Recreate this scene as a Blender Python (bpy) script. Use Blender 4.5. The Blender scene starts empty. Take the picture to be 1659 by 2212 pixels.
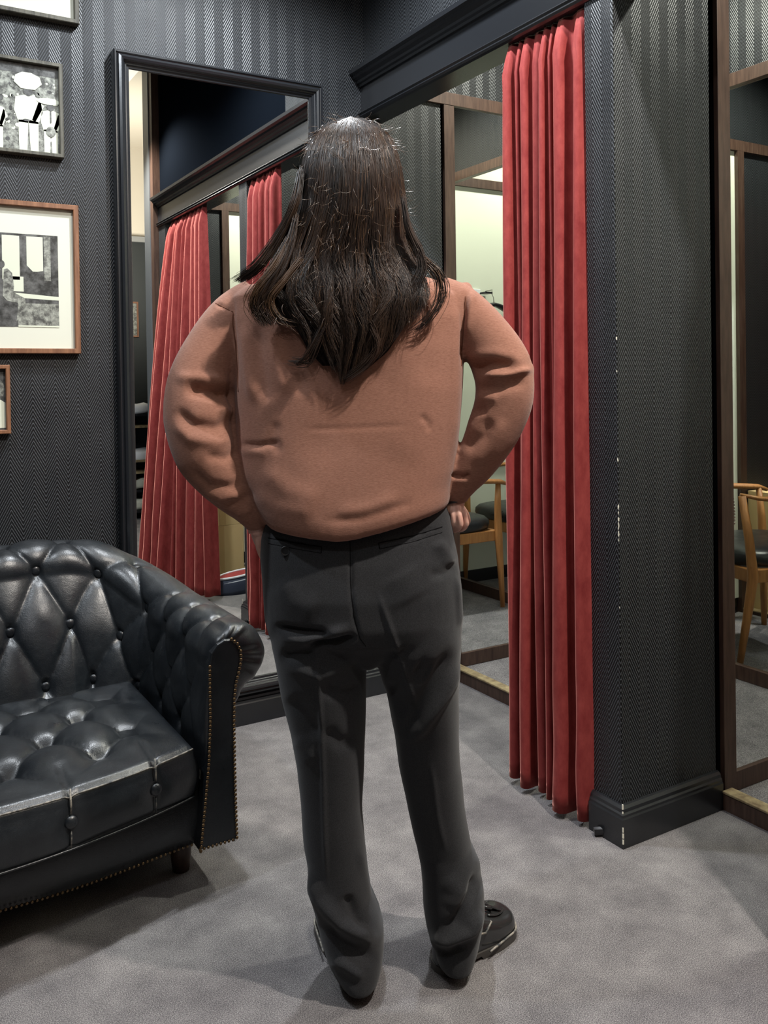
import bpy, bmesh, math, random
import numpy as np
from mathutils import Vector, Matrix
random.seed(7); rng = np.random.default_rng(7)
S = bpy.context.scene
COL = S.collection
PI = math.pi

# ------------------------------------------------------------------ camera
CAM_H = 1.18; FPX = 1908.07
yaw, pitch, roll = [math.radians(a) for a in (30.97667, -0.66770, -0.84614)]
fw = Vector((math.sin(yaw)*math.cos(pitch), math.cos(yaw)*math.cos(pitch), math.sin(pitch)))
rt = Vector((math.cos(yaw), -math.sin(yaw), 0)); up = rt.cross(fw)
rt, up = rt*math.cos(roll)+up*math.sin(roll), -rt*math.sin(roll)+up*math.cos(roll)
cd = bpy.data.cameras.new('camera'); cam = bpy.data.objects.new('camera', cd); COL.objects.link(cam)
m = Matrix.Identity(4)
for i in range(3): m[i][0] = rt[i]; m[i][1] = up[i]; m[i][2] = -fw[i]
m[0][3] = 0; m[1][3] = 0; m[2][3] = CAM_H
cam.matrix_world = m
cd.sensor_width = 36; cd.lens = FPX/2212*36; cd.shift_y = -(1106-844.04)/2212; cd.clip_start = 0.02
S.camera = cam
def at(x, y, D):
    """point of the room seen at photo pixel x, y at distance D in front of the lens"""
    return Vector((0, 0, CAM_H)) + (fw + rt*((x-829.5)/FPX) - up*((y-844.04)/FPX))*D
RH = Vector((math.cos(yaw), -math.sin(yaw), 0)); FH = Vector((math.sin(yaw), math.cos(yaw), 0))

# ------------------------------------------------------------------ view, world, lights
S.view_settings.view_transform = 'Standard'; S.view_settings.look = 'None'
S.view_settings.gamma = 1; S.view_settings.use_curve_mapping = False
S.view_settings.exposure = 0.2
w = bpy.data.worlds.new('world'); S.world = w; w.use_nodes = True
w.node_tree.nodes['Background'].inputs[0].default_value = (0.62, 0.68, 0.8, 1)
w.node_tree.nodes['Background'].inputs[1].default_value = 0.06
S.cycles.max_bounces = 10; S.cycles.glossy_bounces = 6; S.cycles.sample_clamp_indirect = 6
def spot(name, loc, tgt, power, col=(1, 1, 1), size=110, rad=0.04, blend=0.6):
    l = bpy.data.lights.new(name, 'SPOT'); l.energy = power; l.color = col
    l.spot_size = math.radians(size); l.spot_blend = blend; l.shadow_soft_size = rad
    o = bpy.data.objects.new(name, l); COL.objects.link(o); o.location = loc
    o.rotation_euler = (Vector(tgt)-Vector(loc)).to_track_quat('-Z', 'Y').to_euler(); return o
def area(name, loc, tgt, power, sx, sy, col=(1, 1, 1)):
    l = bpy.data.lights.new(name, 'AREA'); l.energy = power; l.color = col; l.shape = 'RECTANGLE'
    l.size = sx; l.size_y = sy
    o = bpy.data.objects.new(name, l); COL.objects.link(o); o.location = loc
    o.rotation_euler = (Vector(tgt)-Vector(loc)).to_track_quat('-Z', 'Y').to_euler(); return o
spot('spotlight_back', (1.10, 2.08, 2.92), (0.95, 1.9, 0), 150, (0.90, 0.95, 1), 150)
spot('spotlight_left', (-0.35, 1.75, 2.92), (0.15, 1.9, 0.2), 95, (0.86, 0.93, 1), 150)
spot('spotlight_right', (1.30, 0.35, 2.92), (1.25, 1.1, 0.1), 260, (1, 0.93, 0.85), 120)
spot('spotlight_front', (-0.2, 0.1, 2.92), (0.7, 1.4, 0.8), 28, (0.95, 0.96, 1), 110)
spot('booth_light', (2.30, 2.25, 2.92), (2.35, 2.1, 0), 105, (1, 1, 0.88), 140, 0.05)
spot('booth_light', (2.30, 0.98, 2.92), (2.35, 0.9, 0), 105, (1, 1, 0.88), 140, 0.05)
area('shop_fill_uplight', (1.8, -1.2, 2.0), (2.0, -1.9, 3.0), 50, 1.0, 0.6, (1, 0.95, 0.86))  # added unseen uplight that brightens the cream ceiling of the shop
area('overhead_fill', (0.3, 1.2, 2.93), (0.3, 1.2, 0), 6, 2.2, 2.2, (0.92, 0.95, 1))  # added soft fill from above, not a fixture of the room

# ------------------------------------------------------------------ materials
def mat(name, col=(0.5, 0.5, 0.5), rough=0.5, metal=0.0, spec=0.5, **kw):
    m = bpy.data.materials.new(name); m.use_nodes = True
    b = m.node_tree.nodes['Principled BSDF']
    b.inputs['Base Color'].default_value = (*col, 1); b.inputs['Roughness'].default_value = rough
    b.inputs['Metallic'].default_value = metal; b.inputs['Specular IOR Level'].default_value = spec
    for k, v in kw.items(): b.inputs[k.replace('_', ' ')].default_value = v
    return m
class NT:
    def __init__(s, m): s.t = m.node_tree; s.b = s.t.nodes['Principled BSDF']
    def n(s, typ, **kw):
        n = s.t.nodes.new(typ)
        for k, v in kw.items(): setattr(n, k, v)
        return n
    def link(s, a, b): s.t.links.new(a, b)
    def math(s, op, a, b=None, c=None):
        n = s.n('ShaderNodeMath', operation=op)
        for i, v in enumerate((a, b, c)):
            if v is None: continue
            if isinstance(v, (int, float)): n.inputs[i].default_value = v
            else: s.link(v, n.inputs[i])
        return n.outputs[0]
    def noise(s, scale, detail=4, rough=0.6, vec=None, stretch=None):
        n = s.n('ShaderNodeTexNoise'); n.inputs['Scale'].default_value = scale
        n.inputs['Detail'].default_value = detail; n.inputs['Roughness'].default_value = rough
        tc = s.n('ShaderNodeTexCoord'); v = vec or tc.outputs['Object']
        if stretch:
            mp = s.n('ShaderNodeMapping'); mp.inputs['Scale'].default_value = stretch; s.link(v, mp.inputs[0]); v = mp.outputs[0]
        s.link(v, n.inputs['Vector']); return n.outputs['Fac']
    def ramp(s, fac, stops):
        r = s.n('ShaderNodeValToRGB'); e = r.color_ramp.elements
        e[0].position = stops[0][0]; e[0].color = (*stops[0][1], 1); e[1].position = stops[-1][0]; e[1].color = (*stops[-1][1], 1)
        for p, c in stops[1:-1]: q = e.new(p); q.color = (*c, 1)
        s.link(fac, r.inputs[0]); return r.outputs[0]
    def bump(s, h, strength=0.5, dist=0.002, normal=None):
        b = s.n('ShaderNodeBump'); b.inputs['Strength'].default_value = strength; b.inputs['Distance'].default_value = dist
        s.link(h, b.inputs['Height'])
        if normal: s.link(normal, b.inputs['Normal'])
        return b.outputs[0]

def herring(name, axis, col=(0.009, 0.0102, 0.0125), hi=(0.085, 0.092, 0.10)):
    m = mat(name, col, 0.42, spec=0.42); t = NT(m)
    g = t.n('ShaderNodeNewGeometry'); sp = t.n('ShaderNodeSeparateXYZ'); t.link(g.outputs['Position'], sp.inputs[0])
    u = sp.outputs[axis]; z = sp.outputs[2]
    P = 0.067
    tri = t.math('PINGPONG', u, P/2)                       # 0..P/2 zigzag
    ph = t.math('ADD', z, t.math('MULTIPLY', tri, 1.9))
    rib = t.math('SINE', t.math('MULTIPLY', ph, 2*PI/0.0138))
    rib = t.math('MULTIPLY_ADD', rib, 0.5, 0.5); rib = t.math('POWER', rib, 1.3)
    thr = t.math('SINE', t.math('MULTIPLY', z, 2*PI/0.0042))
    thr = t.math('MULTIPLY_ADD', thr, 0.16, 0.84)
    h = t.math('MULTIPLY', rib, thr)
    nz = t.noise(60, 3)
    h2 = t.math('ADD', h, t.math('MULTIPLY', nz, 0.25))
    c = t.ramp(h, [(0.05, tuple(x*0.2 for x in col)), (0.5, col), (0.97, hi)])  # groove shade and rib glints are put into the base colour
    t.link(c, t.b.inputs['Base Color'])
    t.link(t.bump(h2, 0.45, 0.0016), t.b.inputs['Normal'])
    r = t.math('MULTIPLY_ADD', t.noise(9, 3), 0.25, 0.28); t.link(r, t.b.inputs['Roughness'])
    return m
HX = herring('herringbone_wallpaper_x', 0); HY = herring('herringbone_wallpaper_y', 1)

def wood(name, c1, c2, rough=0.5, stretch=(40, 40, 4), scale=2.0, spec=0.4):
    m = mat(name, c1, rough, spec=spec); t = NT(m)
    n = t.noise(scale, 6, 0.65, stretch=stretch)
    t.link(t.ramp(n, [(0.3, c1), (0.7, c2)]), t.b.inputs['Base Color'])
    t.link(t.bump(n, 0.25, 0.001), t.b.inputs['Normal']); return m
WALNUT = wood('dark_brown_oak', (0.035, 0.018, 0.013), (0.085, 0.05, 0.036), 0.42)
TEAK = wood('teak', (0.30, 0.12, 0.035), (0.48, 0.22, 0.07), 0.38)
FR_BROWN = wood('brown_frame_wood', (0.11, 0.042, 0.02), (0.26, 0.12, 0.06), 0.45)
FR_GREY = wood('weathered_frame_wood', (0.03, 0.028, 0.022), (0.13, 0.12, 0.09), 0.6)
BLACKPAINT = mat('black_satin_paint', (0.010, 0.011, 0.013), 0.27, spec=0.6)
t = NT(BLACKPAINT); t.link(t.bump(t.noise(3, 5, stretch=(8, 1, 8)), 0.12, 0.0015), t.b.inputs['Normal'])
GOLD = mat('worn_brass_edge', (0.34, 0.25, 0.12), 0.5, metal=0.35)
t = NT(GOLD); t.link(t.ramp(t.noise(35, 5), [(0.3, (0.16, 0.11, 0.06)), (0.7, (0.5, 0.4, 0.22))]), t.b.inputs['Base Color'])
CREAM = mat('cream_wall_paint', (0.72, 0.74, 0.62), 0.7)
CEIL = mat('beige_ceiling', (0.62, 0.56, 0.46), 0.8)
DARKWALL = mat('dark_green_wall', (0.02, 0.023, 0.022), 0.5)
MIRROR = mat('mirror_glass', (0.86, 0.88, 0.86), 0.0, metal=1.0)
STEEL = mat('dark_brushed_steel', (0.16, 0.175, 0.19), 0.38, metal=0.5)
BLACK = mat('black_plastic', (0.012, 0.012, 0.013), 0.3)
CARPET = mat('grey_carpet', (0.2, 0.19, 0.2), 0.95, spec=0.1)
t = NT(CARPET)
n1 = t.noise(480, 3, 0.8); n2 = t.noise(7, 5, 0.65)
f = t.math('ADD', t.math('MULTIPLY', n1, 0.85), t.math('MULTIPLY', n2, 0.22))
t.link(t.ramp(f, [(0.40, (0.07, 0.066, 0.072)), (0.53, (0.225, 0.212, 0.216)), (0.67, (0.56, 0.53, 0.515))]), t.b.inputs['Base Color'])
t.link(t.bump(n1, 0.9, 0.006), t.b.inputs['Normal'])
VELVET = mat('red_velvet', (0.34, 0.035, 0.032), 0.8, spec=0.15, Sheen_Weight=0.8, Sheen_Roughness=0.3)
VELVET.node_tree.nodes['Principled BSDF'].inputs['Sheen Tint'].default_value = (1, 0.42, 0.34, 1)
t = NT(VELVET); nn = t.noise(30, 5, 0.7, stretch=(1, 1, 0.5))
t.link(t.ramp(nn, [(0.3, (0.165, 0.02, 0.02)), (0.7, (0.26, 0.045, 0.04))]), t.b.inputs['Base Color'])
LEATHER = mat('black_leather', (0.012, 0.014, 0.017), 0.34, spec=0.6)
t = NT(LEATHER); vo = t.n('ShaderNodeTexVoronoi'); vo.inputs['Scale'].default_value = 420
tc = t.n('ShaderNodeTexCoord'); t.link(tc.outputs['Object'], vo.inputs['Vector'])
b1 = t.bump(vo.outputs['Distance'], 0.14, 0.001); b2 = t.bump(t.noise(16, 6, 0.7), 0.22, 0.006, b1)
t.link(b2, t.b.inputs['Normal'])
t.link(t.math('MULTIPLY_ADD', t.noise(11, 6, 0.7), 0.42, 0.13), t.b.inputs['Roughness'])
t.link(t.ramp(t.noise(14, 8, 0.75), [(0.45, (0.009, 0.011, 0.0135)), (0.62, (0.014, 0.017, 0.020)), (0.8, (0.045, 0.047, 0.045))]), t.b.inputs['Base Color'])
LEATHER_EDGE = mat('worn_leather_piping', (0.19, 0.175, 0.15), 0.5)
t = NT(LEATHER_EDGE); t.link(t.ramp(t.noise(60, 5, 0.7), [(0.4, (0.03, 0.033, 0.036)), (0.62, (0.32, 0.29, 0.24))]), t.b.inputs['Base Color'])
BRASS = mat('antique_brass', (0.16, 0.105, 0.055), 0.32, metal=0.9)
KNIT = mat('dusty_brown_knit', (0.34, 0.155, 0.10), 0.9, spec=0.12, Sheen_Weight=0.12, Sheen_Roughness=0.5)
t = NT(KNIT); n1 = t.noise(160, 3, 0.6, stretch=(1, 1, 5)); n2 = t.noise(900, 2, 0.5)
t.link(t.ramp(n1, [(0.3, (0.215, 0.100, 0.068)), (0.7, (0.30, 0.150, 0.107))]), t.b.inputs['Base Color'])
t.link(t.bump(n2, 0.3, 0.0006, t.bump(n1, 0.25, 0.0008)), t.b.inputs['Normal'])
WOOL = mat('charcoal_wool', (0.02, 0.02, 0.022), 0.85, spec=0.2, Sheen_Weight=0.12, Sheen_Roughness=0.5)
t = NT(WOOL); n1 = t.noise(600, 3, 0.7)
t.link(t.ramp(n1, [(0.3, (0.011, 0.0115, 0.013)), (0.7, (0.032, 0.033, 0.036))]), t.b.inputs['Base Color'])
t.link(t.bump(n1, 0.3, 0.0006), t.b.inputs['Normal'])
SKIN = mat('skin', (0.62, 0.36, 0.28), 0.5, Subsurface_Weight=0.12, Subsurface_Scale=0.01)
t = NT(SKIN); t.link(t.ramp(t.noise(45, 4), [(0.3, (0.55, 0.29, 0.23)), (0.7, (0.70, 0.43, 0.34))]), t.b.inputs['Base Color'])
HAIR = mat('dark_brown_hair', (0.018, 0.011, 0.008), 0.42, spec=0.45)
t = NT(HAIR); t.link(t.ramp(t.noise(25, 4, 0.6, stretch=(1, 1, 0.15)), [(0.35, (0.009, 0.006, 0.005)), (0.75, (0.045, 0.024, 0.014))]), t.b.inputs['Base Color'])
HAIR_LIGHT = mat('brown_hair_tips', (0.07, 0.038, 0.02), 0.33, spec=0.7)
SHOE = mat('polished_black_leather', (0.02, 0.02, 0.02), 0.18, spec=0.8)
PAPER = mat('mount_board', (0.60, 0.60, 0.50), 0.8)
PHDARK = mat('photo_dark_grey', (0.03, 0.031, 0.03), 0.35)
t = NT(PHDARK); t.link(t.ramp(t.noise(30, 6, 0.7), [(0.4, (0.018, 0.019, 0.018)), (0.7, (0.14, 0.14, 0.135))]), t.b.inputs['Base Color'])
PHMID = mat('photo_mid_grey', (0.2, 0.2, 0.19), 0.35)
t = NT(PHMID); t.link(t.ramp(t.noise(60, 6, 0.7), [(0.4, (0.06, 0.06, 0.055)), (0.65, (0.34, 0.35, 0.30))]), t.b.inputs['Base Color'])
PHLIGHT = mat('photo_white', (0.58, 0.60, 0.48), 0.35)
WHITE = mat('white_cotton', (0.78, 0.8, 0.84), 0.8)
CARD = mat('tan_cardboard', (0.50, 0.36, 0.17), 0.75)
RED = mat('red_lining', (0.3, 0.03, 0.03), 0.7)
DENIM = mat('navy_canvas', (0.03, 0.04, 0.07), 0.7)
CHROME = mat('chrome', (0.8, 0.8, 0.8), 0.08, metal=1)
CHIP = mat('bare_plaster_chip', (0.7, 0.66, 0.55), 0.8)

# ------------------------------------------------------------------ mesh helpers
class MB:
    def __init__(s): s.v = []; s.f = []; s.m = []
    def add(s, vs, fs, mi=0):
        o = len(s.v); s.v += [tuple(v) for v in vs]; s.f += [tuple(i+o for i in f) for f in fs]; s.m += [mi]*len(fs); return s
    def box(s, x0, x1, y0, y1, z0, z1, mi=0):
        vs = [(x, y, z) for x in (x0, x1) for y in (y0, y1) for z in (z0, z1)]
        return s.add(vs, [(0, 1, 3, 2), (4, 6, 7, 5), (0, 4, 5, 1), (2, 3, 7, 6), (0, 2, 6, 4), (1, 5, 7, 3)], mi)
    def obb(s, c, ax, ay, az, hx, hy, hz, mi=0):
        c = Vector(c); vs = [c+ax*(i*hx)+ay*(j*hy)+az*(k*hz) for i in (-1, 1) for j in (-1, 1) for k in (-1, 1)]
        return s.add(vs, [(0, 1, 3, 2), (4, 6, 7, 5), (0, 4, 5, 1), (2, 3, 7, 6), (0, 2, 6, 4), (1, 5, 7, 3)], mi)
    def loft(s, rings, cap=True, closed=True, mi=0):
        n = len(rings[0]); vs = [p for r in rings for p in r]; fs = []
        for i in range(len(rings)-1):
            for j in range(n if closed else n-1):
                k = (j+1) % n; fs.append((i*n+j, i*n+k, (i+1)*n+k, (i+1)*n+j))
        if cap and closed: fs.append(tuple(range(n-1, -1, -1))); fs.append(tuple((len(rings)-1)*n+j for j in range(n)))
        return s.add(vs, fs, mi)
    def tube(s, pts, rad, n=10, mi=0, flat=None):
        pts = [Vector(p) for p in pts]; rings = []
        if not hasattr(rad, '__len__'): rad = [rad]*len(pts)
        ref = None
        for i, p in enumerate(pts):
            d = (pts[min(i+1, len(pts)-1)]-pts[max(i-1, 0)]).normalized()
            if ref is None:
                a = Vector((0, 0, 1)) if abs(d.z) < 0.9 else Vector((1, 0, 0)); ref = d.cross(a).normalized()
            ref = (ref-d*ref.dot(d)).normalized(); q = d.cross(ref)
            k = flat or 1.0
            rings.append([p+ref*(math.cos(2*PI*j/n)*rad[i])+q*(math.sin(2*PI*j/n)*rad[i]*k) for j in range(n)])
        return s.loft(rings, mi=mi)
    def ball(s, c, rx, ry=None, rz=None, nu=16, nv=10, mi=0, R=None):
        ry = ry or rx; rz = rz or rx; c = Vector(c); vs = []
        for i in range(1, nv):
            for j in range(nu):
                th = PI*i/nv; ph = 2*PI*j/nu
                vs.append(Vector((rx*math.sin(th)*math.cos(ph), ry*math.sin(th)*math.sin(ph), rz*math.cos(th))))
        vs += [Vector((0, 0, rz)), Vector((0, 0, -rz))]
        if R is not None: vs = [R @ v for v in vs]
        vs = [v+c for v in vs]; T = (nv-1)*nu; fs = []
        for i in range(nv-2):
            for j in range(nu):
                k = (j+1) % nu; fs.append((i*nu+j, (i+1)*nu+j, (i+1)*nu+k, i*nu+k))
        for j in range(nu):
            k = (j+1) % nu; fs.append((T, j, k)); fs.append((T+1, (nv-2)*nu+k, (nv-2)*nu+j))
        return s.add(vs, fs, mi)
    def prism(s, poly, y0, y1, mi=0):
        """polygon in x, z extruded from y0 to y1"""
        n = len(poly); vs = [(x, y0, z) for x, z in poly]+[(x, y1, z) for x, z in poly]
        fs = [tuple(range(n)), tuple(range(2*n-1, n-1, -1))]+[(i, i+n, (i+1) % n+n, (i+1) % n) for i in range(n)]
        return s.add(vs, fs, mi)
def obj(name, mb, mats, parent=None, origin=None, smooth=False, bevel=0, sub=0, weld=False):
    me = bpy.data.meshes.new(name); o0 = Vector(origin) if origin is not None else Vector((0, 0, 0))
    if isinstance(mb, MB):
        me.from_pydata([tuple(Vector(v)-o0) for v in mb.v], [], mb.f)
        me.polygons.foreach_set('material_index', mb.m)
    else: me = mb; me.name = name
    for mm in (mats if isinstance(mats, (list, tuple)) else [mats]): me.materials.append(mm)
    bm = bmesh.new(); bm.from_mesh(me)
    if weld: bmesh.ops.remove_doubles(bm, verts=bm.verts, dist=1e-5)
    bmesh.ops.recalc_face_normals(bm, faces=bm.faces); bm.to_mesh(me); bm.free()
    if smooth: me.polygons.foreach_set('use_smooth', [True]*len(me.polygons))
    o = bpy.data.objects.new(name, me); COL.objects.link(o)
    if parent is None: o.location = o0
    else:
        o.parent = parent
        if origin is not None: o.location = o0-Vector(parent.location)
        else: o.location = -Vector(parent.location) if parent.type == 'EMPTY' or parent.parent is None else (0, 0, 0)
    if bevel:
        b = o.modifiers.new('bevel', 'BEVEL'); b.width = bevel; b.segments = 2; b.limit_method = 'ANGLE'
    if sub: q = o.modifiers.new('sub', 'SUBSURF'); q.levels = sub; q.render_levels = sub
    return o
def thing(name, loc, label, cat, group=None, rz=0):
    o = bpy.data.objects.new(name, None); COL.objects.link(o); o.location = loc; o.rotation_euler = (0, 0, rz)
    o.empty_display_size = 0.05; return tag(o, label, cat, group)
def tag(o, label, cat, group=None):
    o['label'] = label; o['category'] = cat
    if group: o['group'] = group
    return o
def struct(name, mb, mats, **kw):
    o = obj(name, mb, mats, **kw); o['kind'] = 'structure'; return o
def copy_obj(o, loc, parent):
    c = o.copy(); COL.objects.link(c); c.parent = parent; c.location = loc; return c

# ------------------------------------------------------------------ room shell
BW = 2.87            # back wall plane
HC = 3.4
struct('floor', MB().box(-2.4, 3.2, -3.6, BW+0.1, -0.1, 0), CARPET)
struct('floor', MB().box(2.035, 2.86, 1.70, BW, 0, 0.03).box(2.035, 2.86, 0.40, 1.60, 0, 0.03), CARPET)
struct('ceiling', MB().box(-2.4, 3.2, -3.6, BW+0.1, HC, HC+0.1), CEIL)
wb = MB().box(-2.4, 2.0, BW, BW+0.1, 0, HC).box(2.0, 3.0, BW+0.03, BW+0.1, 0, HC).box(2.0, 3.0, BW, BW+0.05, 2.30, HC)
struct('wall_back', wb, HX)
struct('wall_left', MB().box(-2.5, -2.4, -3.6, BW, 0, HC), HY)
struct('wall_front', MB().box(-2.4, 3.2, -2.7, -2.6, 0, 2.55), DARKWALL)
struct('wall_front', MB().box(-2.4, 3.2, -2.74, -2.64, 2.55, HC), CEIL)
struct('trim_1', MB().box(-2.4, 3.2, -2.6, -2.57, 2.51, 2.56), mat('grey_cornice', (0.25, 0.25, 0.24), 0.5))
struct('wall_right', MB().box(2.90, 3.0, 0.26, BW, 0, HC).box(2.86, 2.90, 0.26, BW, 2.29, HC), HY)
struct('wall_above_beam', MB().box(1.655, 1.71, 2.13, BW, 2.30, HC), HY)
struct('wall_above_beam', MB().box(1.655, 1.71, 0.27, 2.13, 2.30, HC), mat('dark_navy_panel', (0.003, 0.004, 0.006), 0.9, spec=0.0))
# partitions between the booths: herringbone faces, cream inner face
for k, (y0, y1) in enumerate(((1.60, 1.70), (0.27, 0.40))):
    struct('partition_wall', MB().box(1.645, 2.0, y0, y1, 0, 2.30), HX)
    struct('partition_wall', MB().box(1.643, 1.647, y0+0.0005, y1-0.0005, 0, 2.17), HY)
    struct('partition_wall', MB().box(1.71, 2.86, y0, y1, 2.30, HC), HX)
    struct('partition_wall', MB().box(2.0, 2.86, y0+0.03, y1-0.03, 0, 2.31), BLACKPAINT)
    struct('partition_wall', MB().box(2.046, 2.86, y1-0.03, y1, 0.10, 2.262), CREAM)
    if k == 0: struct('partition_wall', MB().box(2.0, 2.86, y1, y1+0.003, 2.31, HC), CEIL)
    struct('baseboard_booth', MB().box(2.072, 2.86, y1-0.03, y1+0.006, 0.03, 0.10), BLACKPAINT)
# moulded baseboards: profile swept along x or y
def base_profile(d):   # (offset from wall, height)
    return [(0, 0), (0.02*d, 0), (0.02*d, 0.072), (0.017*d, 0.076), (0.017*d, 0.082), (0.013*d, 0.086), (0.012*d, 0.094), (0.006*d, 0.100), (0, 0.102)]
mb = MB(); pr = base_profile(1)
mb.loft([[(x, BW-a, z) for a, z in pr] for x in (-2.4, 2.0)]); struct('baseboard_back', mb, BLACKPAINT)
for nm, (y0, y1) in (('baseboard_partition', (1.60, 1.70)), ('baseboard_partition', (0.27, 0.40))):
    mb = MB()
    A = [[(1.645-a, y1, z) for a, z in pr], [(1.645-a, y0-a, z) for a, z in pr], [(2.005, y0-a, z) for a, z in pr]]
    mb.loft(A); struct(nm, mb, BLACKPAINT)
# beam over the booth openings: crown moulding above, bead below
bp = [(1.73, 2.150), (1.640, 2.150), (1.632, 2.154), (1.628, 2.160), (1.632, 2.166), (1.627, 2.172), (1.636, 2.178), (1.640, 2.182), (1.640, 2.268),
      (1.632, 2.270), (1.630, 2.278), (1.622, 2.282), (1.620, 2.290), (1.608, 2.298), (1.604, 2.306), (1.592, 2.312), (1.590, 2.326), (1.596, 2.330), (1.655, 2.334), (1.73, 2.334)]
mb = MB().loft([[(x, y, z) for x, z in bp] for y in (0.265, BW)])
struct('trim_beam', mb, BLACKPAINT)
struct('trim_post', MB().box(1.612, 1.665, 0.205, 0.262, 0, HC), WALNUT)
struct('trim_jamb', MB().box(1.606, 1.665, 0.09, 0.204, 0, HC), STEEL)

# paint chips on the partition corner
mb = MB()
rc = random.Random(3)
for z, w_, h_ in ((1.277, .002, .005), (1.195, .0015, .003), (.972, .0018, .006), (.853, .0018, .007), (.838, .0012, .004), (.822, .0022, .006), (.806, .0016, .012), (.786, .002, .008), (.770, .0012, .004), (.60, .001, .003)):
    q = [(1.6425-.0001, 1.5993, z+h_*(1-2*k/5)*rc.uniform(.8, 1.1)) for k in range(6)]
    l_ = [(1.6425-.0001, 1.6+w_*(0 if k in (0, 5) else rc.uniform(.2, 1.3)), q[k][2]) for k in range(6)]
    r2 = [(1.6425+w_*(0 if k in (0, 5) else rc.uniform(.1, 1.2)), 1.5993, q[k][2]) for k in range(6)]
    mb.add(l_+q+r2, [(k+6*c, k+1+6*c, k+7+6*c, k+6+6*c) for c in (0, 1) for k in range(5)])
for z in (.103, .085, .074, .05, .035, .02):
    w_ = random.uniform(.002, .004); a = 0.0203 if z < .073 else 0.0135
    x = 1.645-a; y = 1.6-a; mb.box(x-0.0004, x+w_, y-0.0004, y+w_, z-.007, z+.005)
struct('trim_chips', mb, CHIP)

# ------------------------------------------------------------------ booths: step edges, brown framed mirrors
for k, yb in enumerate((BW, 1.60)):
    y_lo = 1.70 if k == 0 else 0.40
    where = 'inner booth by the back wall' if k == 0 else 'booth at the right edge'
    o = thing('step_edge', (2.0, y_lo, 0), ('worn brass-topped step edge inside the booth behind the open red curtain' if k == 0 else 'worn brass-topped step edge at the foot of the rightmost brown mirror post'), 'step edge', 'brass step edges of the booths')
    y1 = yb-0.02 if k == 0 else yb-0.02
    obj('riser', MB().box(2.004, 2.036, y_lo, y1, 0.0, 0.046), WALNUT, o)
    obj('nosing', MB().box(2.0, 2.040, y_lo, y1, 0.046, 0.053), GOLD, o, bevel=0.002)
    # wall mirror, framed
    t_ = thing('booth_mirror', (2.45, yb, 0.03), ('tall brown-framed wall mirror behind the red curtain showing an armchair' if k == 0 else 'brown-framed wall mirror at the right edge showing a studded chair'), 'mirror', 'brown framed booth mirrors')
    px0 = 2.009 if k == 0 else 2.022; px1 = px0+0.05
    obj('glass', MB().box(px1-0.001, 2.858, yb-0.004, yb, 0.085, 2.262), MIRROR, t_)
    obj('post', MB().box(px0, px1, yb-0.012, yb+0.003, 0.0, 2.262), WALNUT, t_, bevel=0.0015)
    obj('bottom_rail', MB().box(px1+0.0005, 2.85, yb-0.0115, yb, 0.031, 0.085), WALNUT, t_, bevel=0.0015)
    obj('top_rail', MB().box(1.735 if k == 0 else 2.001, 2.85, yb-0.014, yb, 2.2625, 2.312), WALNUT, t_, bevel=0.0015)
    # side mirror on the right wall
    t_ = thing('side_mirror', (2.86, (y_lo+yb)/2, 0.03), ('side wall mirror of the inner booth doubling the chair and cream wall' if k == 0 else 'side wall mirror in the right booth, seen inside its framed mirror'), 'mirror', 'side mirrors of the booths')
    obj('glass', MB().box(2.858, 2.862, y_lo+0.01, yb-0.005, 0.085, 2.262), MIRROR, t_)
    obj('bottom_rail', MB().box(2.845, 2.86, y_lo+0.01, yb-0.024, 0.031, 0.085), WALNUT, t_, bevel=0.001)
    obj('top_rail', MB().box(2.840, 2.86, y_lo+0.01, yb-0.027, 2.2625, 2.312), WALNUT, t_, bevel=0.001)
    struct('trim_rail', MB().box(2.0, 2.838, y_lo, y_lo+0.02, 2.262, 2.312), WALNUT)
    struct('trim_booth_post', MB().box(2.0, 2.046, y_lo-0.03, y_lo+0.02, 0.0, 2.2615), WALNUT)
struct('trim_rail', MB().box(1.735, 2.0, 0.40, 0.42, 2.262, 2.312).box(1.735, 2.0, 1.70, 1.72, 2.262, 2.312), WALNUT)

# ------------------------------------------------------------------ large mirror on the back wall
def frame_loft(mb, x0, x1, z0, z1, prof, ysign=-1, y=BW):
    """prof: (inset, height off the wall) swept round a rectangle with mitred corners"""
    for c in range(4):
        P = [(x0, z0, 1, 1), (x1, z0, -1, 1), (x1, z1, -1, -1), (x0, z1, 1, -1)]
        a, b = P[c], P[(c+1) % 4]
        mb.loft([[(q[0]+q[2]*i, y-h, q[1]+q[3]*i) for i, h in prof] for q in (a, b)], cap=False, closed=True)
t_ = thing('wall_mirror', (1.09, BW, 0.11), 'large black moulded wall mirror reflecting two red curtains', 'mirror')
prof = [(0, 0), (0, 0.040), (0.003, 0.044), (0.007, 0.044), (0.009, 0.040), (0.012, 0.039), (0.015, 0.046), (0.022, 0.050), (0.029, 0.047), (0.032, 0.040),
        (0.035, 0.038), (0.037, 0.034), (0.041, 0.034), (0.043, 0.029), (0.050, 0.028), (0.052, 0.022), (0.053, 0.0)]
mb = MB(); frame_loft(mb, 0.722, 1.462, 0.112, 2.240, prof); obj('frame', mb, BLACKPAINT, t_)
obj('glass', MB().box(0.77, 1.415, BW-0.022, BW-0.018, 0.160, 2.19), MIRROR, t_)

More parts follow.
